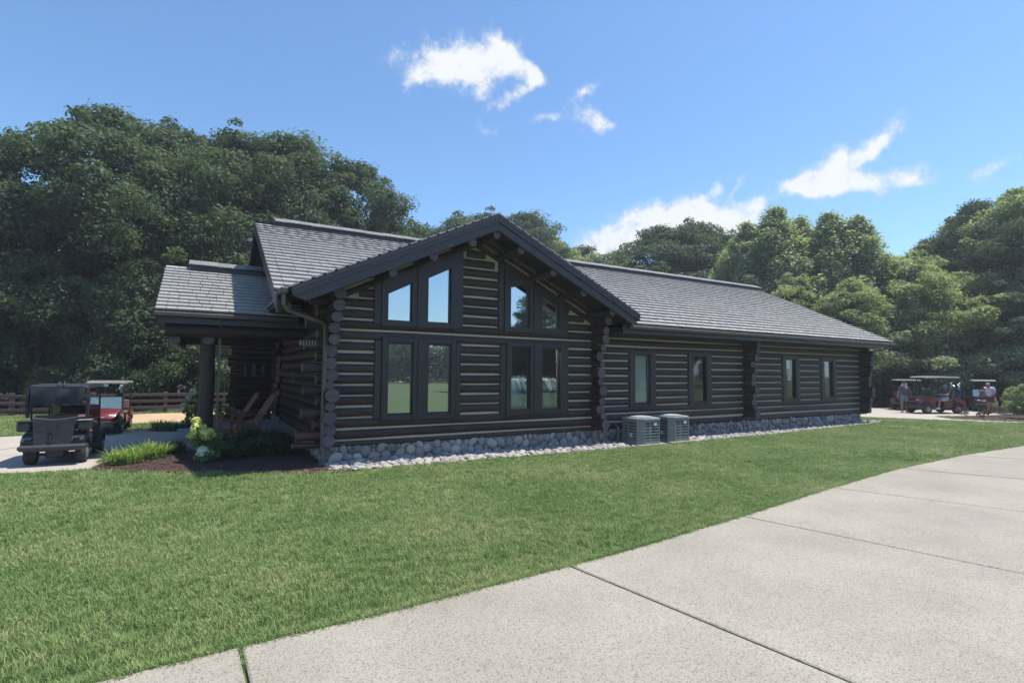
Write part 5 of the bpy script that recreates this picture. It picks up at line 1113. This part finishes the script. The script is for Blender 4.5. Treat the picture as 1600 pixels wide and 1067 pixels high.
def person(label, x, y, z, rz, J, shirt, shorts, hat=None, headyaw=0):
    """J: joints in metres, person faces +X"""
    t = thing('person', label, 'person', (x, y, z), rz, 'people by the golf carts', (.87, .87, .87)); v = lambda k: Vector(J[k]); T = lambda a: tuple(a)
    ch = [([T(v('pel')), T(v('wst')), T(v('chs')), T(v('nek')), T(v('hed')-Vector((0, 0, .05))), T(v('hed')+Vector((.005, 0, .07)))], [.15, .14, .16, .06, .085, .07])]
    for s in 'lr':
        ch.append(([T(v('chs')), T(v('sh'+s)), T(v('el'+s)), T(v('wr'+s)), T(v('wr'+s)+(v('wr'+s)-v('el'+s)).normalized()*.08)], [.16, .068, .05, .034, .036]))
        ch.append(([T(v('pel')), T(v('hp'+s)), T(v('kn'+s)), T(v('an'+s)), T(v('an'+s)+Vector((.12, 0, -.05)))], [.15, .10, .068, .042, .036]))
        d = (v('wr'+s)-v('el'+s)).normalized(); side = d.cross(Vector((0, 1, 0))).normalized() if abs(d.y) < .9 else Vector((0, 0, 1)); base = v('wr'+s)+d*.09
        for i, (ln, of) in enumerate(((.07, -.03), (.08, -.01), (.075, .01), (.06, .03))):
            p = base+side*of; ch.append(([T(p-d*.015), T(p+d*ln*.5), T(p+d*ln+Vector((0, 0, -.012)))], [.011, .010, .008]))
        p = v('wr'+s)+d*.045+side*.03; ch.append(([T(p), T(p+side*.035+d*.02), T(p+side*.045+d*.05)], [.013, .011, .009]))
    hd = v('hed'); Rz = Matrix.Rotation(headyaw, 3, 'Z')
    ch.append(([T(hd+Rz @ Vector((.075, 0, .01))), T(hd+Rz @ Vector((.105, 0, -.012)))], [.016, .013]))
    for s in (-1, 1): ch.append(([T(hd+Rz @ Vector((0, s*.082, .01))), T(hd+Rz @ Vector((-.006, s*.09, -.02)))], [.018, .014]))
    skin_obj('body', ch, M['skin'], t)
    for s in (-1, 1): MB().lathe([(.004, -.004), (.011, 0), (.004, .004)], 8, Matrix.Translation(hd+Rz @ Vector((.083, s*.03, .025)))).build('eye', M['eye'], t)
    sh = [([T(v('wst')+Vector((0, 0, -.24))), T(v('wst')), T(v('chs')), T(v('nek')-Vector((0, 0, .04)))], [.185, .17, .18, .085])]
    for s in 'lr': sh.append(([T(v('chs')), T(v('sh'+s)), T(v('sh'+s).lerp(v('el'+s), .75))], [.18, .09, .078]))
    skin_obj('shirt', sh, M[shirt], t)
    so = [([T(v('wst')+Vector((0, 0, .03))), T(v('pel'))], [.165, .175])]
    for s in 'lr': so.append(([T(v('pel')), T(v('hp'+s)), T(v('hp'+s).lerp(v('kn'+s), .82))], [.175, .122, .105]))
    skin_obj('shorts', so, M[shorts], t)
    for s in 'lr':
        a = v('an'+s); MB().loft([[(a.x-.08, a.y-.035, a.z-.075), (a.x-.08, a.y+.035, a.z-.075), (a.x-.07, a.y+.03, a.z+.03), (a.x-.07, a.y-.03, a.z+.03)], [(a.x+.03, a.y-.042, a.z-.075), (a.x+.03, a.y+.042, a.z-.075), (a.x+.04, a.y+.034, a.z+.02), (a.x+.04, a.y-.034, a.z+.02)], [(a.x+.19, a.y-.038, a.z-.075), (a.x+.19, a.y+.038, a.z-.075), (a.x+.17, a.y+.028, a.z-.03), (a.x+.17, a.y-.028, a.z-.03)]]).build('shoe', M['white_c'], t, True)
    Mh = Matrix.Translation(hd+Vector((-.008, 0, .035))) @ Rz.to_4x4()
    b = MB().lathe([(.092, -.02), (.096, .01), (.088, .05), (.06, .082), (.01, .096)], 14, Mh)
    if hat: b.loft([[tuple(Mh @ Vector(p)) for p in ((.07, -.06, .0), (.07, .06, .0), (.07, .06, .012), (.07, -.06, .012))], [tuple(Mh @ Vector(p)) for p in ((.165, -.04, -.015), (.165, .04, -.015), (.165, .04, -.005), (.165, -.04, -.005))]])
    b.build('cap' if hat else 'hair', M[hat or 'hair'], t, True)
    return t
STAND = dict(pel=(0, 0, .92), wst=(0, 0, 1.08), chs=(0, 0, 1.32), nek=(0, 0, 1.50), hed=(.01, 0, 1.63), shl=(0, .19, 1.40), shr=(0, -.19, 1.40), ell=(-.03, .27, 1.12), elr=(-.03, -.27, 1.12), wrl=(.06, .28, .88), wrr=(.06, -.28, .88),
             hpl=(0, .10, .86), hpr=(0, -.10, .86), knl=(.03, .11, .49), knr=(.0, -.11, .49), anl=(0, .12, .085), anr=(-.02, -.12, .085))
P1 = dict(STAND, wrr=(.22, -.20, 1.36), elr=(.05, -.32, 1.18), knr=(.08, -.12, .5), anr=(.10, -.14, .085), anl=(-.08, .12, .085))
person('standing man in a navy polo and grey shorts seen from behind', 29.7, 12.7, .012, R_(35), P1, 'navy_c', 'grey_c')
P3 = dict(STAND, chs=(.06, 0, 1.30), nek=(.13, 0, 1.46), hed=(.19, 0, 1.57), shl=(.07, .19, 1.38), shr=(.07, -.19, 1.38), ell=(.0, .27, 1.12), elr=(.0, -.27, 1.12), wrl=(.2, .2, .98), wrr=(.2, -.2, .98))
person('standing man in a lavender polo and dark shorts by the red cart', 33.9, 10.75, .012, R_(170), P3, 'lav_c', 'dk_c', 'cap_c')
SIT = dict(pel=(0, 0, .86), wst=(.0, 0, 1.01), chs=(-.04, 0, 1.24), nek=(-.02, 0, 1.41), hed=(.03, 0, 1.53), shl=(-.03, .19, 1.32), shr=(-.03, -.19, 1.32), ell=(.12, .26, 1.08), elr=(.14, -.24, 1.08), wrl=(.38, .2, 1.1), wrr=(.36, -.2, 1.08),
           hpl=(.08, .11, .84), hpr=(.08, -.11, .84), knl=(.50, .13, .82), knr=(.50, -.13, .80), anl=(.62, .14, .37), anr=(.66, -.14, .36))
person('seated man in a dark shirt and pale aqua shorts on the red cart', 30.85, 11.46, -.03, R_(158), SIT, 'navy_c', 'aqua_c', 'cap_c', .2)

# ------------------------------------------------------------------ planter, playground, interior goods, lamps
M['planter'] = mat('weathered_planter_wood', (.24, .165, .125), .8, (.17, .115, .09), 4, (1, 6, 6), .2, 10, .005)
pl = thing('planter_box', 'low weathered wooden planter box on the right mulch bed', 'planter', (34.2, 10.35, .016), R_(-25), None, (.85, .85, .72))
for s in (-1, 1):
    for z in (.05, .19, .33): MB().cbox(-.58, .58, s*.27-.02, s*.27+.02, z, z+.13, .006).build('plank', M['planter'], pl); MB().cbox(s*.56-.018, s*.56+.018, -.249, .249, z, z+.13, .006).build('plank', M['planter'], pl)
    for q in (-1, 1): MB().cbox(s*.60-.04, s*.60+.04, q*.27-.04, q*.27+.04, 0, .50, .008).build('corner_post', M['planter'], pl)
MB().box(-.55, .55, -.25, .25, .04, .40).build('soil', M['mulch'], pl)
M['yellow'] = mat('faded_yellow_plastic', (.34, .26, .04), .6, (.28, .21, .03), 3); M['roof_gr'] = mat('grey_play_roof', (.30, .31, .31), .6)
pg = thing('play_tower', 'yellow play tower with a grey pointed roof beyond the fence', 'playground', (.6, 31.2, 0))
for sx in (-1, 1):
    for sy in (-1, 1): MB().tube([(sx*.42, sy*.42, 0), (sx*.42, sy*.42, 2.0)], .07, 8).build('post', M['yellow'], pg)
MB().lathe([(.72, 1.95), (.70, 2.0), (.3, 2.28), (.02, 2.4)], 6).build('roof', M['roof_gr'], pg); MB().box(-.5, .5, -.5, .5, .85, .92).build('platform', M['grey_pl'], pg)
MB().box(-.45, .45, -.44, -.41, .95, 1.15).build('panel', M['yellow'], pg)
sw = thing('play_bars', 'thin yellow play bars left of the play tower', 'playground', (-2.3, 31.0, 0)); MB().tube([(-.9, 0, 0), (-.9, 0, 1.8)], .04, 6).tube([(-.9, 0, 1.1), (.4, 0, 1.15)], .035, 6).tube([(.4, 0, 0), (.4, 0, 1.2)], .04, 6).build('frame', M['yellow'], sw)
sl_ = thing('play_slide', 'yellow tube slide at the far left beyond the fence', 'playground', (-6.0, 30.2, 0)); MB().tube([(-.45, 0, .1), (-.4, 0, .9), (-.15, 0, 1.55), (.25, .2, 1.75), (.7, .6, 1.7)], .24, 10, False).build('tube', M['yellow'], sl_, 50)
M['lampglow'] = emit_mat('lit_lamp', (1, .92, .78), 9)
M['shirt_fill'] = emit_mat('added_shirt_lamp', (1, .95, .86), 900)
sp = thing('ceiling_lamp', 'lit shop lamp tucked behind the window head above the hanging shirts', 'lamp', (7.0, 11.33, 2.56), 0, 'lit lamps inside the cabin')  # added lamp, out of sight, that brightens the shirts on the rack
MB().lathe([(.005, -.03), (.026, -.018), (.028, .005), (.014, .025)], 12).build('bulb', M['shirt_fill'], sp); MB().tube([(0, 0, .05), (0, 0, .7)], .008, 5).build('cord', M['black_pl'], sp)
LPL = ['lowest-left lit lamp behind the left pane of the lower left window', 'upper lit lamp left of centre behind the lower left window', 'middle low lit lamp behind the lower left window', 'deeper lit lamp right of the middle one behind the lower left window', 'right-hand lit lamp behind the lower left window', 'single lit lamp behind the upper leftmost slanted pane', 'single lit lamp behind the taller slanted pane of the upper left window']
LP = [(3.62, 2.62, 13.2), (3.85, 2.70, 14.5), (4.3, 2.66, 13.4), (4.55, 2.72, 14.6), (4.75, 2.62, 13.0), (3.75, 3.45, 12.6), (4.72, 4.0, 13.2)]
for i, (x, z, y) in enumerate(LP):
    t = thing('ceiling_lamp', LPL[i], 'lamp', (x, y, z), 0, 'lit lamps inside the cabin')
    MB().lathe([(.005, -.035), (.03, -.02), (.032, .01), (.02, .03)], 10).build('bulb', M['lampglow'], t); MB().tube([(0, 0, .03), (0, 0, .55)], .006, 5).build('cord', M['black_pl'], t)
rk = thing('clothes_rack', 'metal clothes rack behind the lower right gable windows', 'clothes rack', (7.1, 11.5, .30))
MB().tube([(-.75, 0, 0), (-.75, 0, 1.42), (.75, 0, 1.42), (.75, 0, 0)], .014, 6).build('rail', M['club'], rk); MB().tube([(-.75, -.25, .01), (-.75, .25, .01)], .014, 6).tube([(.75, -.25, .01), (.75, .25, .01)], .014, 6).build('foot', M['club'], rk)
SH = [((.30, .47, .62), 'pale blue'), ((.33, .50, .66), 'light sky blue'), ((.14, .26, .25), 'grey teal'), ((.36, .52, .62), 'powder blue'), ((.30, .24, .20), 'brown'), ((.10, .11, .12), 'charcoal'), ((.38, .52, .55), 'pale aqua'), ((.50, .55, .48), 'cream'), ((.18, .26, .24), 'dark green'), ((.42, .5, .5), 'silver grey')]
def shirt(x, col, label, turn):
    t = thing('shirt', label, 'shirt', (x, 11.5, 1.72), turn, 'shirts on the rack'); m = mat('shirt_cloth', col, .9, tuple(c*.8 for c in col), 5, (1, 1, 3), .3, 7, .02)
    b = MB(); rings = []
    for z, w, d in ((-.03, .04, .03), (-.06, .12, .045), (-.11, .21, .05), (-.2, .20, .06), (-.45, .19, .06), (-.74, .205, .065)):
        rings.append([(math.cos(a)*d*(1+.25*math.sin(3*a+z*9)), math.sin(a)*w, z) for a in np.linspace(0, 6.283, 13)[:-1]])
    b.loft(rings); b.build('torso', m, t, True)
    for s in (-1, 1): MB().tube([(0, s*.17, -.11), (.01, s*.24, -.22), (.02, s*.27, -.36)], [.05, .055, .06], 8).build('sleeve', m, t, 50)
    MB().tube([(0, -.18, -.09), (0, 0, -.015), (0, .18, -.09)], .006, 5).tube([(0, 0, -.015), (0, 0, .02), (.015, 0, .035)], .005, 5).build('hanger', M['club'], t)
SH = [(c, n) for c, n in SH]
xs = [6.66, 6.80, 6.93, 7.06, 7.24, 7.56, 7.66, 7.77, 7.88, 8.0]
for i, (x, (c, n)) in enumerate(zip(xs, SH)): shirt(x, c, f'{n} shirt hanging on the rack behind the {"left" if i < 4 else "right"} pane', R_(random.uniform(62, 84) if i < 4 else random.uniform(-12, 12)))
# trees and ground across the lawn behind the photographer, mirrored in the panes
BACK = [(14, -66, 9, 'oak'), (22, -78, 8, 'dark'), (30, -72, 8, 'oak2'), (37, -80, 9, 'oak'), (44, -72, 9, 'dark'), (52, -68, 10, 'oak2'), (22.5, -22, 7.2, 'oak'), (27.5, -20, 9.6, 'oak2'), (33, -24, 11, 'oak'), (38, -20, 10, 'oak2'), (46, -26, 12, 'oak'), (56, -22, 12, 'oak2'), (4, -70, 9, 'dark'), (68, -30, 14, 'oak')]
for i, (x, y, h, k) in enumerate(BACK):
    t = tree(k, x, y, h, 1.0, 'tree across the lawn, seen mirrored in the gable windows', i); t['group'] = 'trees mirrored in the windows'

# ------------------------------------------------------------------ thin summer haze
hz = bpy.data.materials.new('haze_air'); hz.use_nodes = True; nt = hz.node_tree; nt.nodes.remove(nt.nodes['Principled BSDF'])
pv = nt.nodes.new('ShaderNodeVolumePrincipled'); pv.inputs['Color'].default_value = (.86, .92, 1, 1); pv.inputs['Density'].default_value = .0013; pv.inputs['Anisotropy'].default_value = .3
nt.links.new(pv.outputs[0], nt.nodes['Material Output'].inputs['Volume'])
structure(MB().box(-640, 640, -640, 640, -1.2, 24).build('haze', hz), 'stuff', 'thin bluish summer haze in the air')
